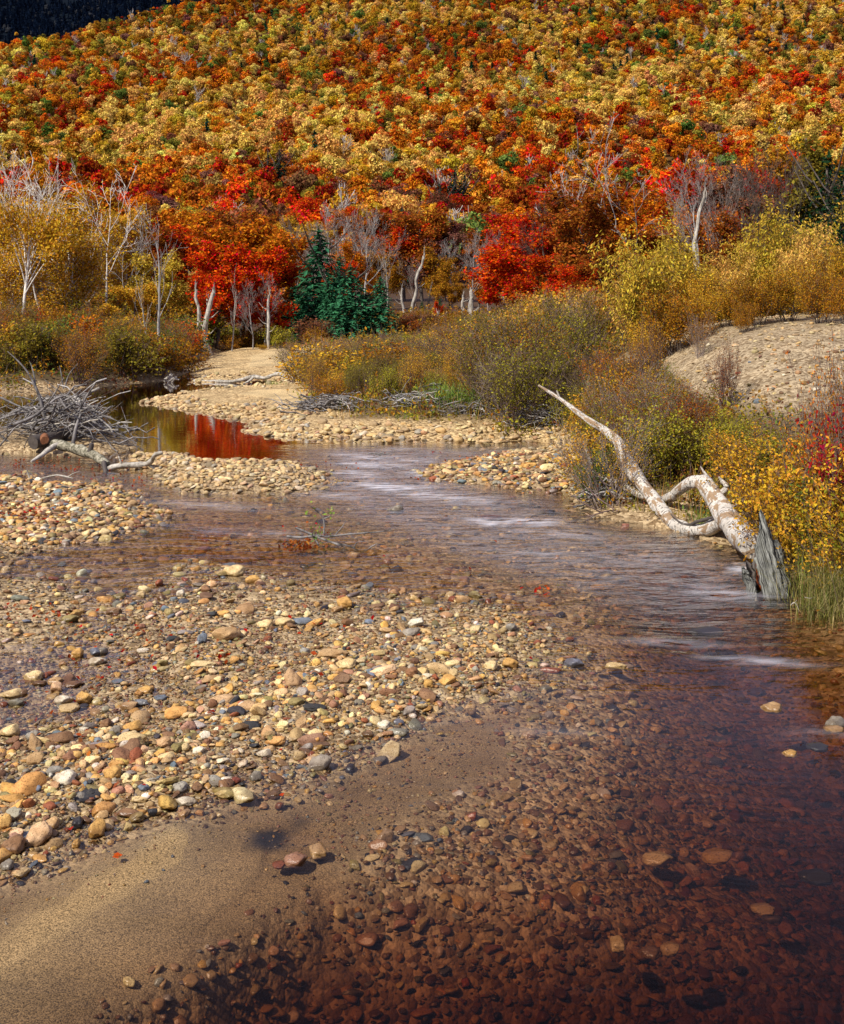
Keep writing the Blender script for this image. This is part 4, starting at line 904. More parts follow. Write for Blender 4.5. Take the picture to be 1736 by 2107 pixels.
SHLM = [('driftwood log', at(1300, 950, .6)), ('bleached stump', at(1570, 1120, .5)), ('green sedge clump', at(950, 845, .1)), ('gravel dune', at(1600, 760, 1.6)), ('brush pile', at(150, 860, .3)), ('dead grey pole tree', at(327, 715, .5)), ('spruce group', at3(680, 680, 62)), ('gravel path', at(470, 745, .1)), ('white snags', at3(430, 650, 74)), ('double grey trunk', at3(962, 650, 76)), ('red maple', at3(1110, 620, 66)), ('lemon bush', at3(1340, 600, 33)), ('stick heaps', at(750, 855, .1)), ('river bend', at(1200, 1060, 0)), ('right picture edge', at(1736, 1000, .5)), ('left picture edge', at(0, 760, .5)), ('white birch trunk', at3(45, 680, 61)), ('rusty tree', at3(1190, 620, 57))]
for nme, p_ in SHLM: lmark('shrub', nme, p_)
def bush(proto, x, Y, H, H0, color, words, label=None, wide=1.0):
    z = gz(x, Y); H0 = TOPS.setdefault(id(proto), top_of(*proto)); s = H / H0
    o = thing('shrub', label or 'x', 'shrub', (x, Y, z), rng.uniform(0, 6.28), (s * wide, s * wide, s), SH_GROUP)
    obj('stems', proto[0], None, o); obj('foliage', proto[1], None, o, None, None, None, np.clip(np.array(TREEC[color]) * rng.uniform(.8, 1.15) , 0, .8))
    if not label: item('shrub', o, (x, Y, z + H * .6), ('tall ' if H > 1.45 else 'low ' if H < .95 else '') + color + ' ' + words)
    else: lmark('shrub', label, (x, Y, z + H * .6))
    return o
def pbush(proto, xd, ytop, Y, H0, color, label, wide=1.0):
    x = (xd - HX) / F_D * Y; H = CAM_H - (ytop - HY) / F_D * Y - gz(x, Y); return bush(proto, x, Y, max(H, .3), H0, color, None, label, wide)
for (xd, yt, Y, pr, c, lab, wd) in [
 (1325,455,33,tallY[0],'lemon','lemon yellow bush left of the dune crest',1.0),(1390,500,34,tallY[1],'lemon','yellow bush behind the lemon one',1.0),(1300,540,34,tallY[2],'yellow','yellow bush above the gold thicket',1.0),(1395,575,30.5,roundB[0],'bronze','bronze round leaved bush on the dune crest',1.0),(1440,560,32.5,roundB[1],'gold','golden bush in the middle of the dune crest',1.0),
 (1630,418,33.5,tallY[2],'lemon','tallest yellow bush on the dune',.95),(1575,470,34.5,tallY[0],'lemon','yellow bush left of the tallest one',1.0),(1510,510,34,tallY[1],'yellow','yellow bush under the white snag',1.0),(1690,460,32.5,tallY[1],'yellow','yellow bush right of the tallest one',1.0),(1740,480,31,tallY[0],'gold','yellow bush cut by the right edge',1.0),
 (1560,555,30,roundB[0],'bronze','rounded bronze bush casting shade on the dune',1.05),(1620,545,30,roundB[1],'gold','rounded golden bush on the dune crest',1.05),(1490,575,31,roundB[0],'gold','golden bush left of the shading bush',1.0),(1690,555,28.6,roundB[1],'bronze','bronze bush by the right edge of the dune',1.05),(1750,560,27.8,roundB[0],'bronze','bronze bush cut by the right edge of the dune',1.0),
 (1530,620,29.2,roundB[1],'bronze','low bronze bush at the brink of the dune',1.0),(1340,640,31,roundB[0],'gold','low golden bush left of the dune crest',1.0),
 (1325,650,26.5,twiggy[0],'bronze','thin leafless sapling on the dune face',.6),(1440,640,28,twiggy[1],'bronze','small bare sapling near the dune crest',.6),(1490,690,24,twiggy[0],'rust','small bare sapling low on the dune',.6),
 (1400,795,22,willow[0],'rust','rusty twiggy shrub at the foot of the dune',1.1),(1470,835,22.5,willow[1],'rust','rusty shrub left of the dune sapling',.9),
 (1756,830,16.2,leafy[0],'crimson','crimson leaved shrub at the right edge',.62),(1728,905,15.9,leafy[1],'gold','golden leafy shrub hiding the foot of the crimson one',1.0),(1800,960,14.9,leafy[2],'yellow green','yellow green leafy shrub low at the right edge',1.0),(1650,930,16.6,leafy[2],'gold','golden leafy shrub behind the grey stump',1.0),(1600,900,18.0,leafy[0],'gold','broad gold shrub between log and dune',1.0),(1690,700,17.5,twiggy[0],'orange','open bare sapling rising over the dune face',.45),(1735,720,17,twiggy[1],'bronze','sparse bronze sapling at the right edge',.4),
 (540,712,57,roundB[0],'gold','golden dome bush on the gravel path',2.0),(585,718,58,roundB[1],'rust','rust dome bush beside the golden dome',2.0),(617,690,42,twiggy[0],'olive','dark bare bush at the end of the beach',1.5)]:
    pbush(pr, xd, yt, Y, {id(a): 3.0 for a in tallY}.get(id(pr)) or ({id(a): 2.4 for a in roundB}.get(id(pr)) or 2.2), c, lab, wd)
# banks thick with shrubs
def fill(n, x0, x1, y0, y1, cond, choose, md):
    P = []
    for _ in range(n * 40):
        if len(P) >= n: break
        Yq = rng.uniform(y0, y1); x = (rng.uniform(x0, x1) - HX) / F_D * Yq
        if any((x - a) ** 2 + (Yq - b) ** 2 < md * md for a, b in P): continue
        z, M = ground_all([x], [Yq]); M = {k: (v[0] if not isinstance(v, dict) else {a: b[0] for a, b in v.items()}) for k, v in M.items()}
        if not cond(x, Yq, z[0], M): continue
        P.append((x, Yq)); r = choose(x, Yq, z[0], M)
        if r: bush(r[0], x, Yq, r[2], r[1], r[3], r[4], None, r[5])
    return P
def ch_far(x, Y, z, M):
    u = rng.random(); xd = HX + F_D * x / Y; H = rng.uniform(1.2, 1.95) * (1 + .35 * (xd > 900)) * (1.0 if Y < 52 else 1.1)
    H = max(min(H, CAM_H - (np.interp(xd, [560, 640, 700, 900, 950, 1050, 1150, 1300], [705, 705, 692, 680, 655, 628, 615, 625]) + rng.uniform(-8, 16) - HY) / F_D * Y - z), .35)
    if xd > 1080: 
        if u < .5: return farsh[int(u * 6) % 3], 1.8, H * 1.25, ['gold', 'bronze'][int(u * 10) % 2], 'leaved shrub', 1.1
        return willow[int(u * 9) % 3], 2.2, H * 1.2, ['gold', 'yellow', 'bronze'][int(u * 30) % 3], 'thin willow', 1.1
    if u < .36: return twiggy[int(u * 10) % 2], 2.2, H, ['russet', 'bronze', 'gold'][int(u * 30) % 3], 'twiggy shrub', 1.5
    if u < .8: return farsh[int(u * 30) % 3], 1.8, H * .85, ['olive', 'bronze', 'yellow green', 'gold'][int(u * 20) % 4], 'leafy shrub', 1.6
    return willow[int(u * 30) % 3], 2.2, H, ['bronze', 'olive', 'yellow green'][int(u * 20) % 3], 'willow shrub', 1.5
fill(92, 600, 1300, 39.5, 60, lambda x, Y, z, M: M['sr'] > 2.4 and M['xd'] > 640 - (Y - 40) * 3 and z < 1.9, ch_far, 1.15)
def ch_edge(x, Y, z, M):
    u = rng.random()
    if u < .6: return leafy[int(u * 12) % 3], 1.4, rng.uniform(.5, .95), ['olive', 'gold', 'yellow green', 'bronze', 'yellow green'][int(u * 50) % 5], 'leafy shrub', 1.1
    return willow[int(u * 12) % 3], 2.2, rng.uniform(.8, 1.3), ['olive', 'gold'][int(u * 20) % 2], 'willow shrub', 1.0
fill(34, 640, 1040, 34, 40, lambda x, Y, z, M: M['sr'] > 2.6, ch_edge, .7)
def ch_mid(x, Y, z, M):
    u = rng.random()
    return [willow, twiggy][u > .75][int(u * 20) % 2], 2.2, rng.uniform(1.7, 2.6), ['olive', 'bronze', 'yellow green', 'olive'][int(u * 40) % 4], 'willow clump', 1.1
fill(16, 1010, 1180, 29.8, 36, lambda x, Y, z, M: M['sr'] > .25, ch_mid, .75)
def ch_right(x, Y, z, M):
    r = ch_right0(x, Y, z, M); xd = HX + F_D * x / Y
    cap = CAM_H - (np.interp(xd, [1180, 1280, 1360, 1440, 1500, 1600, 1736], [650, 705, 765, 815, 860, 890, 905]) + rng.uniform(-12, 30) - HY) / F_D * Y - z
    if cap < .35: return None
    return (r[0], r[1], min(r[2], cap)) + r[3:5] + (r[5] * (1.0 if r[2] < cap else min(1.5, r[2] / cap)),)
def ch_right0(x, Y, z, M):
    u = rng.random(); xd = HX + F_D * x / Y; wl = M['sr']
    if xd > 1480 and u < .5: return leafy[int(u * 12) % 3], 1.4, rng.uniform(.9, 1.5), ['gold', 'yellow green', 'bronze', 'olive'][int(u * 40) % 4], 'leafy shrub', 1.0
    if u < .34: return willow[int(u * 12) % 3], 2.2, rng.uniform(1.2, 1.9) * (.8 + .2 * (wl > 1)), ['gold', 'bronze', 'olive', 'orange'][int(u * 40) % 4], 'slender willow shrub', 1.0
    if u < .52: return twiggy[int(u * 12) % 2], 2.2, rng.uniform(1.2, 1.8), ['rust', 'gold', 'olive'][int(u * 30) % 3], 'twiggy shrub', 1.0
    return leafy[int(u * 12) % 3], 1.4, rng.uniform(.8, 1.4), ['olive', 'green', 'gold', 'yellow green', 'yellow green'][int(u * 50) % 5], 'leafy shrub', 1.05
fill(85, 1160, 1790, 15.0, 30, lambda x, Y, z, M: M['sr'] > .3 and M['dune'] < .5 and (HY + F_D * (CAM_H - z) / Y) < 1240 and not (M['sr'] < 1.4 and 16.5 < Y < 21.5 and x > 3.2), ch_right, .5)
def ch_left(x, Y, z, M):
    u = rng.random()
    if u < .45: return farsh[int(u * 12) % 3], 1.8, rng.uniform(1.0, 1.8), ['gold', 'olive', 'orange', 'green', 'bronze'][int(u * 50) % 5], 'bank shrub', 1.2
    if u < .75: return leafy[int(u * 12) % 3], 1.4, rng.uniform(1.0, 1.6), ['gold', 'rust', 'orange', 'red', 'gold'][int(u * 50) % 5], 'bank shrub', 1.3
    return willow[int(u * 12) % 3], 2.2, rng.uniform(1.4, 2.2), ['bronze', 'olive'][int(u * 20) % 2], 'thin willow', 1.2
fill(66, -30, 420, 42.2, 56, lambda x, Y, z, M: M['sl'] > .25, ch_left, .95)
fill(30, 640, 1240, 60, 82, lambda x, Y, z, M: True, lambda x, Y, z, M: (farsh[int(rng.integers(0, 3))], 1.8, max(.6, CAM_H - (640 + rng.uniform(0, 30) - HY) / F_D * Y - z), str(rng.choice(['olive', 'bronze', 'rust', 'green', 'russet'])), 'leafy shrub', 1.7), 2.0)
fill(34, -30, 420, 56, 84, lambda x, Y, z, M: M['sl'] > 1, lambda x, Y, z, M: (farsh[int(rng.integers(0, 3))], 1.8, rng.uniform(1.3, 2.4), str(rng.choice(['olive', 'gold', 'bronze', 'yellow green', 'bronze'])), 'understorey shrub', 1.5), 1.8)
fill(30, 360, 680, 58, 72, lambda x, Y, z, M: not (HY + F_D * (4 - z) / Y > 735), lambda x, Y, z, M: (farsh[int(rng.integers(0, 3))], 1.8, max(.5, CAM_H - (672 + rng.uniform(-5, 25) - HY) / F_D * Y - z), str(rng.choice(['olive', 'green', 'bronze', 'yellow green'])), 'leafy shrub', 1.4), 1.6)
label_all('tree', 'above', 'below'); label_all('shrub', 'beyond', 'in front of')
print('shrubs', len([o for o in bpy.data.objects if o.name.startswith('shrub')]), 'trees', len([o for o in bpy.data.objects if o.get('category') == 'tree'])); print('things', {k: len(v) for k, v in ITEMS.items()})

# ------------------------------------------------------------------ low growth on the banks
UC = [TREEC[k] for k in ('olive', 'gold', 'bronze', 'green', 'russet', 'yellow green', 'olive', 'yellow green')]
def undergrowth():
    g = np.random.default_rng(77); n = 11500
    u = g.random(n); Yv = 13.5 * (85 / 13.5) ** u; Xv = (g.random(n) * 2 - 1) * .50 * Yv; z, M = ground_all(Xv, Yv)
    beach = (M['xd'] > 385) & (M['xd'] < 640) & (M['yd'] > 712)
    okv = ((M['sr'] > .35) & ~((M['sr'] < 2.4) & (M['xd'] < 1020)) | (M['sl'] > .05)) & (M['dune'] < .35) & ~beach & ~((M['sr'] < 1.0) & (M['xd'] > 1280) & (M['xd'] < 1640) & (g.random(n) < .8))
    Xv, Yv, z = Xv[okv], Yv[okv], z[okv]; xd_ = M['xd'][okv]; m = len(Xv); k = 26
    ci = g.integers(0, len(UC), m); base = np.array(UC)[ci]; far_ = sstep(Yv, 38, 44)[:, None] * (xd_ > 600)[:, None]; base = base * (1 - .5 * far_) + .5 * far_ * np.array(TREEC['bronze'])
    h = g.uniform(.15, .65, m) * (1 + .5 * (Yv > 40)); rr_ = g.uniform(.2, .5, m) * (1 + Yv / 60)
    C = np.repeat(np.stack([Xv, Yv, z], 1), k, 0); d = g.normal(size=(m * k, 3)) * [1, 1, 0]; t_ = g.random(m * k)
    C[:, :2] += d[:, :2] * np.repeat(rr_, k)[:, None] * .5; C[:, 2] += np.repeat(h, k) * t_ * np.exp(-(d[:, 0] ** 2 + d[:, 1] ** 2) * .35)
    s_ = np.repeat(.016 + .0011 * Yv, k) * g.uniform(.6, 1.3, m * k)
    cc = np.repeat(base, k, 0) * g.uniform(.6, 1.35, (m * k, 1)); odd = g.random(m * k) < .10; cc[odd] = np.array(UC)[g.integers(0, len(UC), odd.sum())]
    me = leaf_mesh('undergrowth', C, g.normal(size=(m * k, 3)) + [0, -.2, .6], s_, s_ * .55, g, .3, None, None, cc); obj('undergrowth', me, M_leafc, kind='stuff', label='low leafy undergrowth covering the river banks')
    # bare stalks rising through it
    tb = []; n2 = 5200; j = g.integers(0, m, n2); P = np.stack([Xv[j], Yv[j], z[j]], 1) + np.concatenate([g.normal(size=(n2, 2)) * .3, np.zeros((n2, 1))], 1)
    hh_ = g.uniform(.5, 1.15, n2) * (.8 + .4 * (Yv[j] > 38)); top = P + np.stack([g.normal(size=n2) * .16, g.normal(size=n2) * .16, hh_], 1); wdt = (.0022 + .00009 * Yv[j])[:, None]
    a = g.uniform(0, 6.28, n2); sd = np.stack([np.cos(a), np.sin(a), 0 * a], 1) * wdt; mid = (P + top) / 2 + np.stack([g.normal(size=n2) * .04, g.normal(size=n2) * .04, 0 * a], 1)
    sd2 = np.stack([-np.sin(a), np.cos(a), 0 * a], 1) * wdt
    Vv = np.stack([P - sd, P + sd, P + sd2, mid - sd * .7, mid + sd * .7, mid + sd2 * .7, top], 1).reshape(-1, 3); o_ = np.arange(n2)[:, None, None] * 7
    Q = (np.array([[0, 1, 4, 3], [1, 2, 5, 4], [2, 0, 3, 5]])[None] + o_).reshape(-1, 4); T3 = (np.array([[3, 4, 6], [4, 5, 6], [5, 3, 6]])[None] + o_).reshape(-1, 3)
    obj('dry_stalks', mesh_np('dry_stalks', Vv, [Q, T3]), M_twig, kind='stuff', label='bare brown stalks standing in the undergrowth')
undergrowth()
def blades(P, H, W, droop, colr, g, spread=.5):
    n = len(P); a = g.uniform(0, 6.28, n); d = np.stack([np.cos(a), np.sin(a), 0 * a], 1); sd = np.stack([-np.sin(a), np.cos(a), 0 * a], 1)
    H = np.broadcast_to(H, (n,)); ou = g.uniform(.1, 1, n) * spread; W = np.broadcast_to(W, (n,)); rows = []
    for f in (0, .35, .7, 1.0):
        c = P + d * (H * ou * (f + f * f))[:, None] * .5 + np.array([0, 0, 1.]) * (H * (f - droop * f * f * f * ou))[:, None]
        ww = (W * (1 - .9 * f))[:, None]; rows += [c - sd * ww, c + sd * ww]
    V = np.stack(rows, 1).reshape(-1, 3); o_ = np.arange(n)[:, None, None] * 8
    F = (np.array([[0, 1, 3, 2], [2, 3, 5, 4], [4, 5, 7, 6]])[None] + o_).reshape(-1, 4)
    me = mesh_np('grass', V, [F], True); attr(me, 'lv', 'FLOAT', 'FACE', np.repeat(g.random(n), 3)); cc = np.repeat(colr, 3, 0); attr(me, 'col', 'FLOAT_COLOR', 'FACE', np.concatenate([cc, np.ones((len(cc), 1))], 1)); me.materials.append(M_leafc); return me
def grass():
    g = np.random.default_rng(88); n = 60000; u = g.random(n); Yv = 13.5 * (62 / 13.5) ** u; Xv = (g.random(n) * 2 - 1) * .4 * Yv; z, M = ground_all(Xv, Yv)
    dens = np.where(M['sr'] > .4, .25, 0.) + np.where((M['sl'] > .05), .35, 0) + 1.0 * ((M['xd'] > 640) & (M['xd'] < 1010) & (M['yd'] > 770) & (M['sr'] > 2.2)) + .5 * ((M['xd'] > 1180) & (M['sr'] > .15) & (M['sr'] < 1.2))
    beach = (M['xd'] > 385) & (M['xd'] < 640) & (M['yd'] > 705); dens[beach | (M['dune'] > .4) | ((M['sr'] < 2.2) & (M['xd'] < 1010) & (M['sl'] < 0))] = 0
    dens *= .3 + 1.4 * sstep(M['n1'], -.1, .15)
    okv = g.random(n) < dens; P = np.stack([Xv, Yv, z], 1)[okv]; m = len(P)
    pal = np.array([[.30, .20, .05], [.38, .20, .06], [.16, .17, .03], [.34, .13, .04], [.42, .30, .12], [.10, .16, .03]]); c = pal[g.choice(6, m, p=[.3, .22, .16, .1, .14, .08])] * g.uniform(.7, 1.3, (m, 1))
    obj('grass', blades(P, g.uniform(.2, .6, m), .003 + .00016 * P[:, 1], .5, c, g, .6), kind='stuff', label='dry gold grass at the feet of the shrubs')
grass()
def tuft(label, xd, yd, Y, n, H, rad, pal, W=.004, droop=.6, spread=1.0):
    g = np.random.default_rng(int(xd)); x = (xd - HX) / F_D * Y; z = gz(x, Y)
    P = np.stack([g.normal(size=n) * rad, g.normal(size=n) * rad * .7, np.zeros(n) - .03], 1); c = np.array(pal)[g.integers(0, len(pal), n)] * g.uniform(.75, 1.3, (n, 1))
    me = blades(P, g.uniform(.55, 1.1, n) * H, W, droop, c, g, spread); me.name = 'grass_tuft'
    o = obj('grass_tuft', me, None, None, (x, Y, z), label=label, category='grass', group='grass tufts on the banks'); lmark('shrub', label, (x, Y, z)); return o
GR = [(.16, .30, .04), (.20, .30, .05), (.30, .34, .08)]; ST = [(.34, .27, .09), (.20, .20, .04), (.40, .33, .15), (.14, .17, .04)]; RU = [(.40, .22, .08), (.36, .15, .05), (.42, .30, .12)]
for a in [('green sedge clump at the end of the stick heap', 935, 850, 32.6, 420, .75, .4, GR, .009), ('smaller green sedge clump beside the larger one', 975, 858, 32.4, 320, .65, .3, GR, .009), ('pale green sedge at the edge of the stick heap', 905, 845, 33.4, 200, .6, .25, GR, .009),
          ('straw and green grass drooping over the bank at the right edge', 1700, 1130, 14.9, 420, .85, .22, ST), ('green grass clump behind the drooping straw grass', 1722, 1080, 15.6, 360, .95, .25, GR + ST), ('straw grass hanging to the water at the lower right', 1716, 1230, 14.35, 330, .6, .2, ST), ('straw grass tuft cut by the right edge', 1750, 1190, 14.7, 300, .8, .2, ST),
          ('rusty grass standing behind the white stump', 850, 815, 35.5, 260, .9, .5, RU, .008), ('rusty grass left of the sedge', 885, 820, 35.8, 240, .85, .5, RU, .008), ('golden grass above the stick heap', 760, 815, 36.5, 200, .7, .6, RU), ('golden grass by the first stick heap', 690, 815, 37.5, 180, .6, .6, RU), ('small green weeds on the beach', 565, 795, 41.5, 90, .28, .3, GR), ('small green tuft in front of the river log', 1448, 1060, 19.0, 90, .4, .1, GR), ('green tuft at the water on the far left bank', 25, 800, 43.0, 160, .6, .25, GR), ('little green weed by the beach edge', 830, 888, 31.3, 60, .25, .15, GR), ('low weeds on the sandy point', 430, 812, 40.0, 120, .2, .35, [(.14, .14, .04), (.2, .17, .06)])]:
    tuft(*a)
label_all('shrub', 'beyond', 'in front of')

# ------------------------------------------------------------------ the bleached birch log and its stump
t = NT('birch_log_bark'); uv = t.attr('tuv').outputs['Vector']; o_ = t.obj()
n1 = t.noise(t.map(uv, (4.5, 17, 0)), 1.6, 4, .65); n2 = t.noise(t.map(uv, (3, 2.2, 0)), 1.5, 4, .6); n3 = t.noise(t.map(uv, (26, 2.0, 0)), 1.5, 4, .65); n4 = t.noise(o_, 30, 3)
c = t.mix(t.ramp(n2, [(.3, 0.), (.6, 1.)]), (.40, .36, .30, 1), (.60, .575, .52, 1))
c = t.mix(t.ramp(n1, [(.53, 0.), (.60, .85)]), c, (.045, .038, .032, 1))
c = t.mix(t.ramp(t.math('ADD', n2, t.math('MULTIPLY', n3, .25)), [(.63, 0.), (.68, 1.)]), c, t.mix(n3, (.10, .065, .04, 1), (.42, .29, .17, 1)))
M_log = t.done(t.pri(c, .8, t.bump(t.math('ADD', t.math('MULTIPLY', n1, -.5), t.math('MULTIPLY', t.math('ADD', n3, n2), .5)), .8, .03), .2))
t = NT('weathered_grain'); uv = t.attr('tuv').outputs['Vector']
n3 = t.noise(t.map(uv, (34, 2.2, 0)), 1.5, 5, .7); n2 = t.noise(t.map(uv, (5, 3, 0)), 1.3, 3)
c = t.mix(t.ramp(n3, [(.40, 0.), (.58, 1.)]), (.015, .014, .013, 1), t.mix(n2, (.17, .175, .155, 1), (.46, .47, .43, 1)))
M_grain = t.done(t.pri(c, .85, t.bump(n3, 1.0, .03), .15))
t = NT('rotten_heartwood'); n1 = t.noise(t.obj(), 14, 4, .7)
M_rot = t.done(t.diff(t.ramp(n1, [(.40, (.012, .006, .005)), (.55, (.10, .02, .008)), (.66, (.34, .09, .02)), (.72, (.05, .02, .01))]), t.bump(n1, .9, .03)))
t = NT('dark_wet_wood'); n1 = t.noise(t.map(t.obj(), (1, 1, 1)), 9, 4, .65); M_wet = t.done(t.pri(t.mix(n1, (.02, .017, .015, 1), (.12, .10, .085, 1)), .6, t.bump(n1, .7, .03), .3))
def limb(name, P, rpx, mat, parent, sides=14, rough=.35, seed=1, sub=5, knob=0):
    """P: list of (xd, yd, Y); rpx: widths in picture pixels; smooth resampled"""
    Q = np.array([at3(*p) for p in P]); rad = np.array([w_ * .41 / F_D * p[2] for w_, p in zip(rpx, P)]); n = len(Q)
    ts = np.linspace(0, n - 1, (n - 1) * sub + 1); out = []; ro = []
    for u in ts:
        i = min(int(u), n - 2); f = u - i; p0, p1, p2, p3 = Q[max(i - 1, 0)], Q[i], Q[i + 1], Q[min(i + 2, n - 1)]
        out.append(.5 * (2 * p1 + (p2 - p0) * f + (2 * p0 - 5 * p1 + 4 * p2 - p3) * f * f + (3 * p1 - p0 - 3 * p2 + p3) * f ** 3)); ro.append(rad[i] * (1 - f) + rad[i + 1] * f)
    tb = Tubes(); tb.add(out, ro, sides, True, rough, seed); me = tb.mesh(name); me.materials.append(mat)
    return obj(name, me, None, parent)
lg = thing('driftwood_log', 'bleached white birch log lying off the bank with its long arm raised to the left', 'log', (0, 0, 0))
limb('trunk', [(1548,1128,16.3),(1530,1108,16.9),(1500,1069,17.9),(1478,1037,18.4),(1460,1008,18.7),(1443,990,18.9)], [66,64,58,50,44,36], M_log, lg, 18, .22, 3)
limb('branch', [(1446,992,18.9),(1422,994,19.1),(1400,1008,19.4),(1380,1023,19.7),(1362,1028,20.0)], [34,28,24,22,18], M_log, lg, 12, .25, 5)
limb('arm', [(1492,1072,18.0),(1474,1080,18.25),(1442,1090,18.6),(1404,1088,18.95),(1374,1068,19.3),(1346,1029,19.8),(1318,990,20.3),(1306,974,20.5),(1284,940,20.9),(1270,908,21.2),(1238,882,21.6),(1202,859,22.0),(1160,826,22.5),(1108,793,23.1)], [38,36,32,34,35,32,33,36,34,28,20,15,11,5], M_log, lg, 16, .28, 7)
limb('spike', [(1270,908,21.2),(1259,897,21.3),(1250,893,21.4)], [18,12,2], M_log, lg, 8, .3, 2, 4)
limb('spike', [(1150,818,22.6),(1147,808,22.6),(1145,803,22.6)], [7,5,1], M_log, lg, 6, .3, 2, 3)
limb('branch', [(1334,1024,20.1),(1300,1010,20.5),(1265,992,21.0),(1232,978,21.4),(1214,972,21.6),(1206,960,21.7)], [22,20,17,15,12,4], M_log, lg, 10, .3, 9)
limb('branch', [(1216,970,21.6),(1212,945,21.6),(1206,925,21.7),(1200,908,21.8)], [12,10,8,3], M_log, lg, 8, .3, 10)
limb('stub', [(1478,1018,18.5),(1492,1008,18.5),(1494,1000,18.5),(1486,990,18.6),(1479,981,18.6)], [14,16,13,10,4], M_log, lg, 9, .3, 11)
limb('stub', [(1462,990,18.9),(1452,976,19.0),(1441,960,19.1)], [12,8,2], M_log, lg, 7, .3, 12)
limb('stub', [(1500,1048,18.3),(1520,1040,18.6),(1538,1050,18.9),(1552,1056,19.1)], [16,14,12,5], M_log, lg, 8, .35, 13)
limb('bark_flap', [(1468,1064,18.2),(1440,1072,18.5),(1408,1080,18.8),(1380,1058,19.1)], [8,9,8,3], M_wet, lg, 6, .5, 14)
lmark('shrub', 'log', at3(1400, 1050, 19))
def stump():
    base = at3(1592, 1222, 15.4); top = at3(1549, 1062, 15.75); ax_ = np.array(top - base); H = np.linalg.norm(ax_); ax_ /= H
    e1 = unit(np.cross(ax_, [0, 1, 0])); e2 = np.cross(ax_, e1)      # e1 to the right, e2 roughly towards / away from the camera
    if e1[0] < 0: e1 = -e1
    if e2[1] > 0: e2 = -e2                                         # e2 towards the camera
    st = thing('stump', 'splintered grey stump end of the white log standing in the current', 'stump', (0, 0, 0))
    def shell(name, a0, a1, tops, rad, th, mat, seed, rows=16):
        g = np.random.default_rng(seed); nc = len(tops); V = []; U = []
        for side in (0, 1):
            for j in range(nc):
                a = a0 + (a1 - a0) * j / (nc - 1); gr = .035 * math.sin(j * 2.4 + seed) + .02 * g.normal()
                for i in range(rows):
                    f = i / (rows - 1); h = -.12 + (tops[j] * H + .12) * f
                    r_ = (rad * (1.06 - .14 * (h / H)) + gr * (.6 + .4 * f) - side * th * (1 - .75 * f)) * (1 + .05 * math.sin(5 * f + j)) + .05 * mnoise.noise(Vector((j * .7 + seed, h * 9, side))) + .03 * mnoise.noise(Vector((j * 1.9, h * 22, seed)))
                    V.append(np.array(base) + ax_ * h + e1 * (math.cos(a) * r_) + e2 * (math.sin(a) * r_)); U.append((j / nc, h, r_))
        q = lambda s_, j, i: s_ * nc * rows + j * rows + i; F = []
        for j in range(nc - 1):
            for i in range(rows - 1):
                F += [(q(0, j, i), q(0, j + 1, i), q(0, j + 1, i + 1), q(0, j, i + 1)), (q(1, j, i), q(1, j, i + 1), q(1, j + 1, i + 1), q(1, j + 1, i))]
            F += [(q(0, j, rows - 1), q(0, j + 1, rows - 1), q(1, j + 1, rows - 1), q(1, j, rows - 1)), (q(0, j, 0), q(1, j, 0), q(1, j + 1, 0), q(0, j + 1, 0))]
        for j in (0, nc - 1):
            for i in range(rows - 1): F.append((q(0, j, i), q(0, j, i + 1), q(1, j, i + 1), q(1, j, i)))
        me = mesh_np(name, V, [np.array(F)], True); attr(me, 'tuv', 'FLOAT_VECTOR', 'POINT', U); me.materials.append(mat); return obj(name, me, None, st)
    shell('grey_slab', .25, 2.35, [.50, .53, .51, .56, .58, .63, .66, .76, .84, .95, 1.04, .98, .86, .83, .76, .72, .69, .62, .60, .5, .46], .215, .07, M_grain, 3)
    shell('shard', 2.6, 3.3, [.12, .2, .34, .28, .40, .26, .1], .27, .04, M_grain, 9)
    shell('back_shell', 3.6, 6.4, [.42, .48, .40, .52, .6, .55, .62, .5, .56, .48, .5, .55], .24, .06, M_wet, 5)
    tb = Tubes(); P = [np.array(base) + ax_ * h for h in (-.1, .1, .3, .48)]; tb.add(P, [.20, .19, .17, .10], 14, True, .5, 4); me = tb.mesh('heartwood'); me.materials.append(M_rot); obj('heartwood', me, None, st)
    lmark('shrub', 'stump', base)
stump()

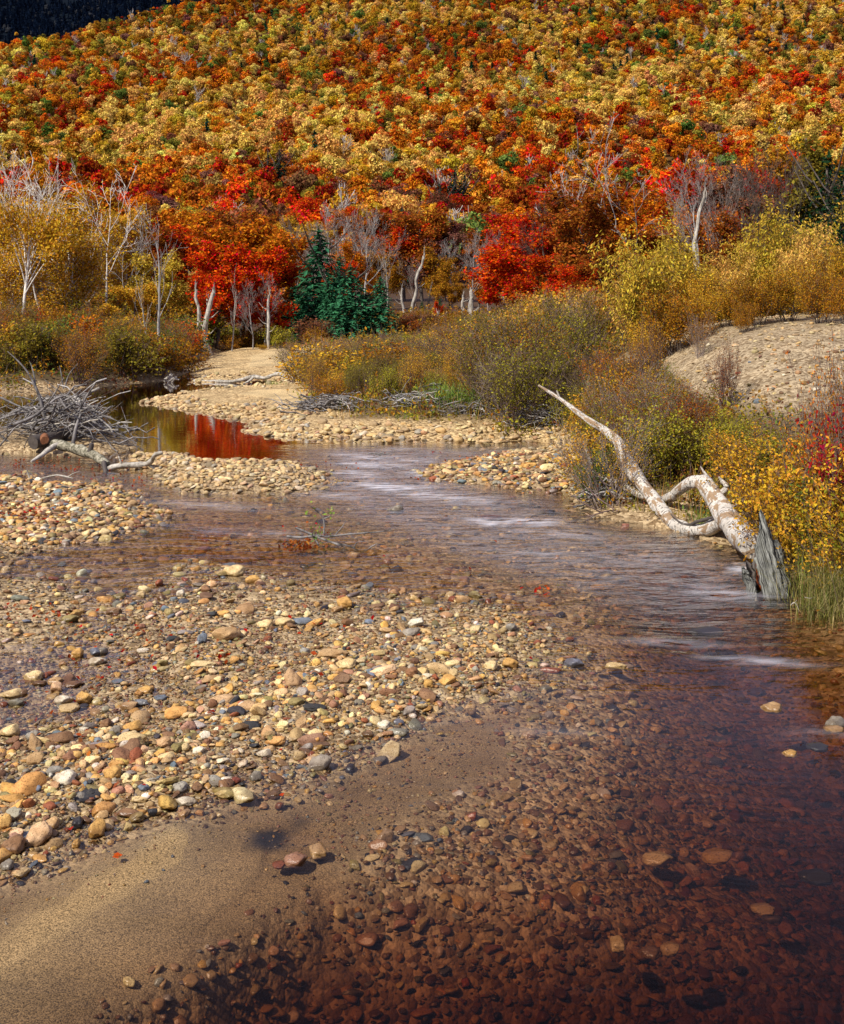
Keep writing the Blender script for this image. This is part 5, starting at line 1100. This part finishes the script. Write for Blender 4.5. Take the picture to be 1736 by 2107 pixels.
# ------------------------------------------------------------------ driftwood, brush pile, stick heaps
stick_me = []
for i in range(10):
    g = np.random.default_rng(600 + i); tb = Tubes(); n = 8; P = np.stack([np.linspace(-.5, .5, n), np.cumsum(g.normal(size=n)) * .035, np.cumsum(g.normal(size=n)) * .03], 1)
    tb.add(P, np.linspace(.016, .006, n), 5)
    if i % 2:
        j = g.integers(2, 5); d = g.normal(size=3) * .14; tb.add([P[j], P[j] + np.array([.12, d[1], d[2]]), P[j] + np.array([.26, d[1] * 1.6, d[2] * 1.9])], [.008, .006, .003], 4)
    me = tb.mesh('stick'); me.materials.append(M_stick if i < 6 else (M_dark, M_dark, M_grey, M_snag)[i - 6]); stick_me.append(me)
def heap(name, label, cat, cx, cy, n, fx, fy, fh, Ls, seed, flat=.25, thick=1.0, group=None):
    g = np.random.default_rng(seed); z0 = gz(cx, cy); o = thing(name, label, cat, (cx, cy, z0), 0, 1, group)
    for i in range(n):
        u, v = g.normal() * .42, g.normal() * .42; u, v = np.clip([u, v], -1, 1); h = fh * max(0, 1 - .8 * abs(u) ** 1.5 - .4 * v * v) * g.random() ** .7
        x, y = u * fx, v * fy; L = g.uniform(*Ls); zz = gz(cx + x, cy + y) - z0
        d = unit(np.array([1.0, g.normal() * .7, g.normal() * flat])); q = Vector(d).to_track_quat('X', 'Z').to_euler()
        obj('stick', stick_me[int(g.integers(0, 10))], None, o, (x, y, max(zz, -.0) + .02 + h), (g.uniform(0, 6.28), q.y, q.z + (math.pi if g.random() < .5 else 0)), (L, thick * g.uniform(.8, 1.7), thick * g.uniform(.8, 1.7)))
    return o
bp = thing('brush_pile', 'tangled grey brush pile around a dark trunk at the left edge of the river', 'brush pile', (-8.5, 28.4, gz(-8.5, 28.4)))
g = np.random.default_rng(5)
for i in range(210):        # sticks fan out of the crown of the heap and droop to the right
    xd_ = np.clip(g.normal(135, 75), -20, 278); prof = np.interp(xd_, [-20, 40, 130, 190, 240, 280], [.45, .72, 1.02, .80, .42, .16]); Y = g.uniform(27.4, 29.6)
    h = prof * g.random() ** .6; x = (xd_ - HX) / F_D * Y; sl_ = np.interp(xd_, [0, 130, 200, 280], [.25, .05, -.35, -.18]) + g.normal() * .6
    d = unit(np.array([1.0, g.normal() * .5, sl_])) * (1 if g.random() < .5 else -1); q = Vector(d).to_track_quat('X', 'Z').to_euler(); L = g.uniform(.6, 1.9) * (1 if xd_ < 210 else .7)
    obj('stick', stick_me[int(g.integers(0, 10))], None, bp, (x + 8.5, Y - 28.4, h - bp.location.z + .04), (0, q.y, q.z), (L,) + (.55 + 2.0 * g.random() ** 2.5,) * 2)
def inpile(nm, P, r_, mat, sides=8, seed=1):
    o = limb(nm, P, r_, mat, None, sides, .3, seed); o.parent = bp; o.location = -bp.location; return o
inpile('trunk', [(66,912,27.0),(110,898,27.6),(160,880,28.4),(205,868,29.2)], [36,34,30,22], M_wet, 14, 4)
inpile('cut_end', [(92,906,26.6),(92,900,26.9)], [19,19], bark_mat('cut_wood', (.13, .05, .022), (.24, .105, .05), 14), 16, 5)
inpile('upright_branch', [(94,868,28.0),(90,850,28.0),(82,820,28.0),(72,795,28.0),(58,768,28.0),(38,744,28.0),(15,723,28.0)], [10,9,8,7,5,4,2], M_stick, 7, 6)
inpile('upright_branch', [(73,797,28.0),(70,775,28.1),(66,757,28.2),(60,742,28.2)], [6,4,3,1], M_stick, 6, 7)
inpile('upright_branch', [(148,885,27.6),(160,850,27.6),(178,815,27.6),(198,786,27.6)], [9,7,6,3], M_stick, 6, 8)
inpile('upright_branch', [(190,860,28.0),(198,840,28.0),(211,822,28.0)], [5,4,3], M_stick, 6, 9)
inpile('upright_branch', [(150,913,27.2),(156,880,27.3),(166,852,27.5)], [11,8,5], M_stick, 6, 10)
inpile('upright_branch', [(130,800,29.0),(126,770,29.0),(122,752,29.0)], [4,3,1], M_stick, 5, 11)
inpile('upright_branch', [(133,798,29.0),(142,770,29.0),(160,748,29.0)], [4,3,1], M_stick, 5, 12)
for k, P in enumerate([[(-5,815),(30,832),(70,850)], [(0,862),(40,850),(95,845)], [(5,880),(50,872),(100,860)], [(160,900),(205,890),(268,905)], [(150,880),(200,905),(275,917)], [(150,870),(215,880),(282,912)], [(170,905),(225,925),(262,915)], [(110,835),(150,815),(168,800)], [(120,845),(165,838),(200,848)], [(0,895),(20,910),(60,928)]]):
    inpile('bent_branch', [(a, b, 27.6 + .15 * (k % 4)) for a, b in P], [6, 5, 2], M_stick, 6, 20 + k)
l2 = thing('driftwood_log', 'mossy forked log lying before the brush pile with a bent white arm', 'log')
t = NT('mossy_bark'); n1 = t.noise(t.obj(), 11, 5, .7); n2 = t.noise(t.obj(), 34, 3)
M_moss = t.done(t.pri(t.mix(t.ramp(n1, [(.4, 0.), (.6, 1.)]), (.07, .065, .04, 1), t.mix(n2, (.22, .20, .13, 1), (.50, .47, .38, 1))), .9, t.bump(n1, .9, .04), .1))
limb('trunk', [(108,914,26.6),(140,918,26.2),(170,928,25.8),(200,942,25.2),(220,956,24.8)], [22,25,23,21,17], M_moss, l2, 12, .35, 3)
limb('prong', [(214,952,24.8),(217,968,24.6),(219,986,24.4)], [14,13,8], M_wet, l2, 9, .35, 4)
limb('branch', [(222,966,24.7),(240,960,24.7),(272,957,24.7),(300,955,24.7),(312,948,24.6),(318,936,24.5),(334,931,24.5)], [15,13,14,13,12,10,9], M_snag, l2, 10, .3, 5)
limb('stub', [(250,958,24.7),(247,946,24.7),(243,938,24.7)], [7,5,3], M_snag, l2, 7, .3, 6)
limb('stub', [(306,956,24.7),(318,966,24.6),(322,972,24.6)], [9,5,2], M_wet, l2, 7, .3, 7)
limb('stub', [(184,930,25.5),(187,918,25.5),(188,912,25.5)], [15,14,12], M_wet, l2, 8, .3, 8)
limb('root_arm', [(118,916,26.4),(102,924,26.2),(84,938,25.9),(64,950,25.6)], [17,14,11,5], M_snag, l2, 9, .3, 9)
l3 = thing('driftwood_log', 'long pale driftwood log stranded across the far gravel', 'log')
limb('trunk', [(398,784,44.2),(440,785,44.0),(476,785,43.8),(505,779,43.6),(522,775,43.5),(545,778,43.4),(571,769,43.2),(592,778,43.0)], [7,8,8,10,9,9,10,6], M_snag, l3, 8, .35, 3)
limb('root_arm', [(522,776,43.5),(512,784,43.4),(500,790,43.3)], [8,6,3], M_snag, l3, 6, .3, 4)
l4 = thing('driftwood_root', 'pale upturned root lump at the foot of the far left bank', 'root')
for k, P in enumerate([[(338,786),(350,778),(356,770)], [(345,787),(354,780),(364,776)], [(340,782),(349,774),(352,768)], [(352,788),(358,780),(368,782)]]): limb('root_arm', [(a, b, 43.9) for a, b in P], [10, 8, 3], M_snag, l4, 7, .4, 30 + k)
l5 = thing('driftwood_stub', 'white splintered driftwood stub standing on the beach', 'driftwood')
limb('body', [(798,858,33.4),(803,846,33.4),(810,836,33.4),(818,826,33.4)], [17,17,13,2], M_snag, l5, 9, .5, 5)
limb('flare', [(800,856,33.3),(794,846,33.3),(792,840,33.3)], [10,7,2], M_snag, l5, 7, .4, 6)
c1 = at(672, 858); heap('stick_heap', 'grey heap of driftwood sticks left of the white stub', 'stick heap', c1.x, c1.y, 95, 1.15, .85, .24, (.5, 1.5), 11, .12, 1.1, 'stick heaps on the beach')
c1 = at(880, 866); heap('stick_heap', 'grey heap of driftwood sticks between the white stub and the sedge', 'stick heap', c1.x, c1.y, 110, 1.25, .8, .24, (.4, 1.3), 12, .16, 1.1, 'stick heaps on the beach')
c1 = at(960, 878); heap('stick_heap', 'dark heap of small sticks under the sedge clump', 'stick heap', c1.x, c1.y, 45, .6, .5, .15, (.3, .8), 13, .2, .9, 'stick heaps on the beach')
c1 = at(1250, 1042); heap('stick_heap', 'small raft of sticks below the white log arm', 'stick heap', c1.x, c1.y, 30, .5, .35, .12, (.4, 1.0), 14, .12, .9)
c1 = at(1110, 900); heap('stick_heap', 'dark tangle of dead sticks under the tall willow clump', 'stick heap', c1.x, c1.y + .4, 80, .9, .5, .5, (.5, 1.2), 15, .45, .7)
tw = thing('dead_branch', 'bare dead branch reaching from the bank shrubs over the water', 'branch')
for P, r_ in [([(1300,1066,20.2),(1262,1050,20.0),(1210,1062,19.9),(1150,1066,19.8)], [5,4,3,1]), ([(1240,1056,20.0),(1200,1035,20.0),(1165,1010,20.2)], [4,3,1]), ([(1222,1060,19.9),(1200,1075,19.8),(1190,1082,19.8)], [3,2,1]), ([(1270,1052,20.0),(1225,1020,20.2),(1180,975,20.6),(1150,930,21)], [4,3,2,1]), ([(1280,1050,20.2),(1240,990,20.6),(1190,930,21.2),(1160,890,21.6)], [4,3,2,1])]: limb('twig', P, r_, M_twig, tw, 5, .2, 3)
mb = thing('stranded_branch', 'forked branch with a leafy sprig stranded in mid stream', 'branch')
for P, r_ in [([(608,1086),(628,1094),(650,1104),(691,1119),(710,1127)], [6,6,6,5,3]), ([(590,1104),(620,1106),(655,1102),(673,1104),(720,1099),(774,1095),(808,1090)], [7,7,6,5,5,4,1]), ([(666,1100),(667,1082),(664,1066),(650,1050),(632,1037)], [5,5,4,3,1]), ([(664,1068),(678,1062),(684,1052)], [3,2,1]), ([(690,1118),(720,1124),(745,1136),(762,1126),(776,1118)], [4,5,5,4,2]), ([(728,1126),(735,1116),(752,1114)], [3,3,1]), ([(745,1134),(756,1130),(772,1128)], [3,3,1]), ([(640,1098),(650,1112),(655,1122)], [5,5,4]), ([(690,1100),(705,1082),(712,1070)], [3,2,1]), ([(720,1098),(728,1108),(742,1104)], [3,2,1])]:
    limb('twig', [(a, b, 4 * F_D / (1118 - HY) - (b > 1112) * .25) for a, b in P], r_, M_stick, mb, 6, .25, int(P[0][0]))
def sprig(nm, par, pts, n, L, W, sig, cols, seed):
    g = np.random.default_rng(seed); Q = np.array([at3(*p) for p in pts]); C = Q[g.integers(0, len(Q), n)] + g.normal(size=(n, 3)) * sig
    me = leaf_mesh(nm, C, g.normal(size=(n, 3)) + [0, -.4, .6], L * g.uniform(.7, 1.2, n), W, g, .3, None, None, np.array(cols)[g.integers(0, len(cols), n)]); me.materials.append(M_leafc); return obj(nm, me, None, par)
Ym = 4 * F_D / (1118 - HY)
sprig('green_leaves', mb, [(682,1050,Ym),(676,1058,Ym),(640,1042,Ym),(634,1060,Ym)], 16, .035, .02, .05, [(.22, .32, .05), (.3, .38, .08)], 3)
sprig('green_leaves', mb, [(654,1112,Ym),(660,1105,Ym),(650,1108,Ym)], 70, .03, .008, .09, [(.12, .24, .04), (.22, .32, .06)], 4)
sprig('dead_leaves', mb, [(615,1120,Ym - .2),(625,1115,Ym - .2),(640,1122,Ym - .2),(608,1128,Ym - .2)], 110, .035, .022, [.11, .06, .03], [(.35, .05, .015), (.25, .07, .02), (.42, .13, .03)], 5)
tg = thing('floating_twigs', 'dark twigs caught on a stone at the head of the rapids', 'twigs')
for P in [[(750,934),(775,933),(806,936)], [(768,937),(785,932),(800,929)], [(778,938),(790,934),(812,931)], [(772,930),(780,936),(786,940)]]: limb('twig', [(a, b, 4 * F_D / (938 - HY)) for a, b in P], [2, 3, 1], M_stick, tg, 5, .2, 3)
t2 = thing('driftwood_branch', 'thin pale branch lying in the shallows near the left edge', 'branch')
for P, r_ in [([(55,968),(60,982),(64,990)], [5,5,3]), ([(85,984),(115,978),(140,982),(150,985)], [3,5,5,3]), ([(138,982),(152,974),(165,970)], [4,3,2]), ([(62,992),(80,988),(92,984)], [6,5,3])]: limb('twig', [(a, b, 4 * F_D / (988 - HY)) for a, b in P], r_, M_snag, t2, 6, .3, 3)
t3 = thing('white_twig', 'small white twig floating by the lower right grass', 'twig')
for P, r_ in [([(1626,1246),(1634,1240),(1641,1248),(1643,1256)], [2,4,3,1]), ([(1634,1241),(1639,1235)], [2,1]), ([(1655,1229),(1667,1231),(1675,1228)], [1,3,1])]: limb('twig', [(a, b, 4 * F_D / (1256 - HY)) for a, b in P], r_, M_snag, t3, 6, .3, 3)

# ------------------------------------------------------------------ fallen leaves
g = np.random.default_rng(99); L_ = []
for (xd_, yd_, sx, sy, n) in [(40,1055,45,14,90),(75,1075,30,8,40),(60,955,30,8,45),(150,960,50,10,60),(455,1371,9,5,16),(1112,1215,9,4,14),(60,1275,60,10,40),(280,1310,60,16,24),(250,985,40,10,40),(600,960,60,5,40),(330,1330,130,60,30),(700,1300,250,90,40),(200,1500,200,100,40),(870,985,20,6,14),(1000,940,120,6,40),(640,1090,30,8,20),(240,1775,2,2,3),(100,1450,90,40,16)]:
    for _ in range(n): L_.append((g.normal(xd_, sx), g.normal(yd_, sy)))
Q = np.array([at(a, b) for a, b in L_]); zz, MM = ground_all(Q[:, 0], Q[:, 1]); n = len(Q); Q[:, 2] = np.maximum(zz + .035 + .03 * g.random(n), .01)
pal = np.array([(.42, .02, .01), (.30, .03, .012), (.40, .09, .02), (.25, .08, .03)]); me = leaf_mesh('fallen_leaves', Q, g.normal(size=(n, 3)) * .5 + [0, 0, 1], .032 * g.uniform(.6, 1.2, n), .022, g, .3, None, None, pal[g.integers(0, 4, n)])
obj('fallen_leaves', me, M_leafc, kind='stuff', label='scattered red fallen leaves on the stones')
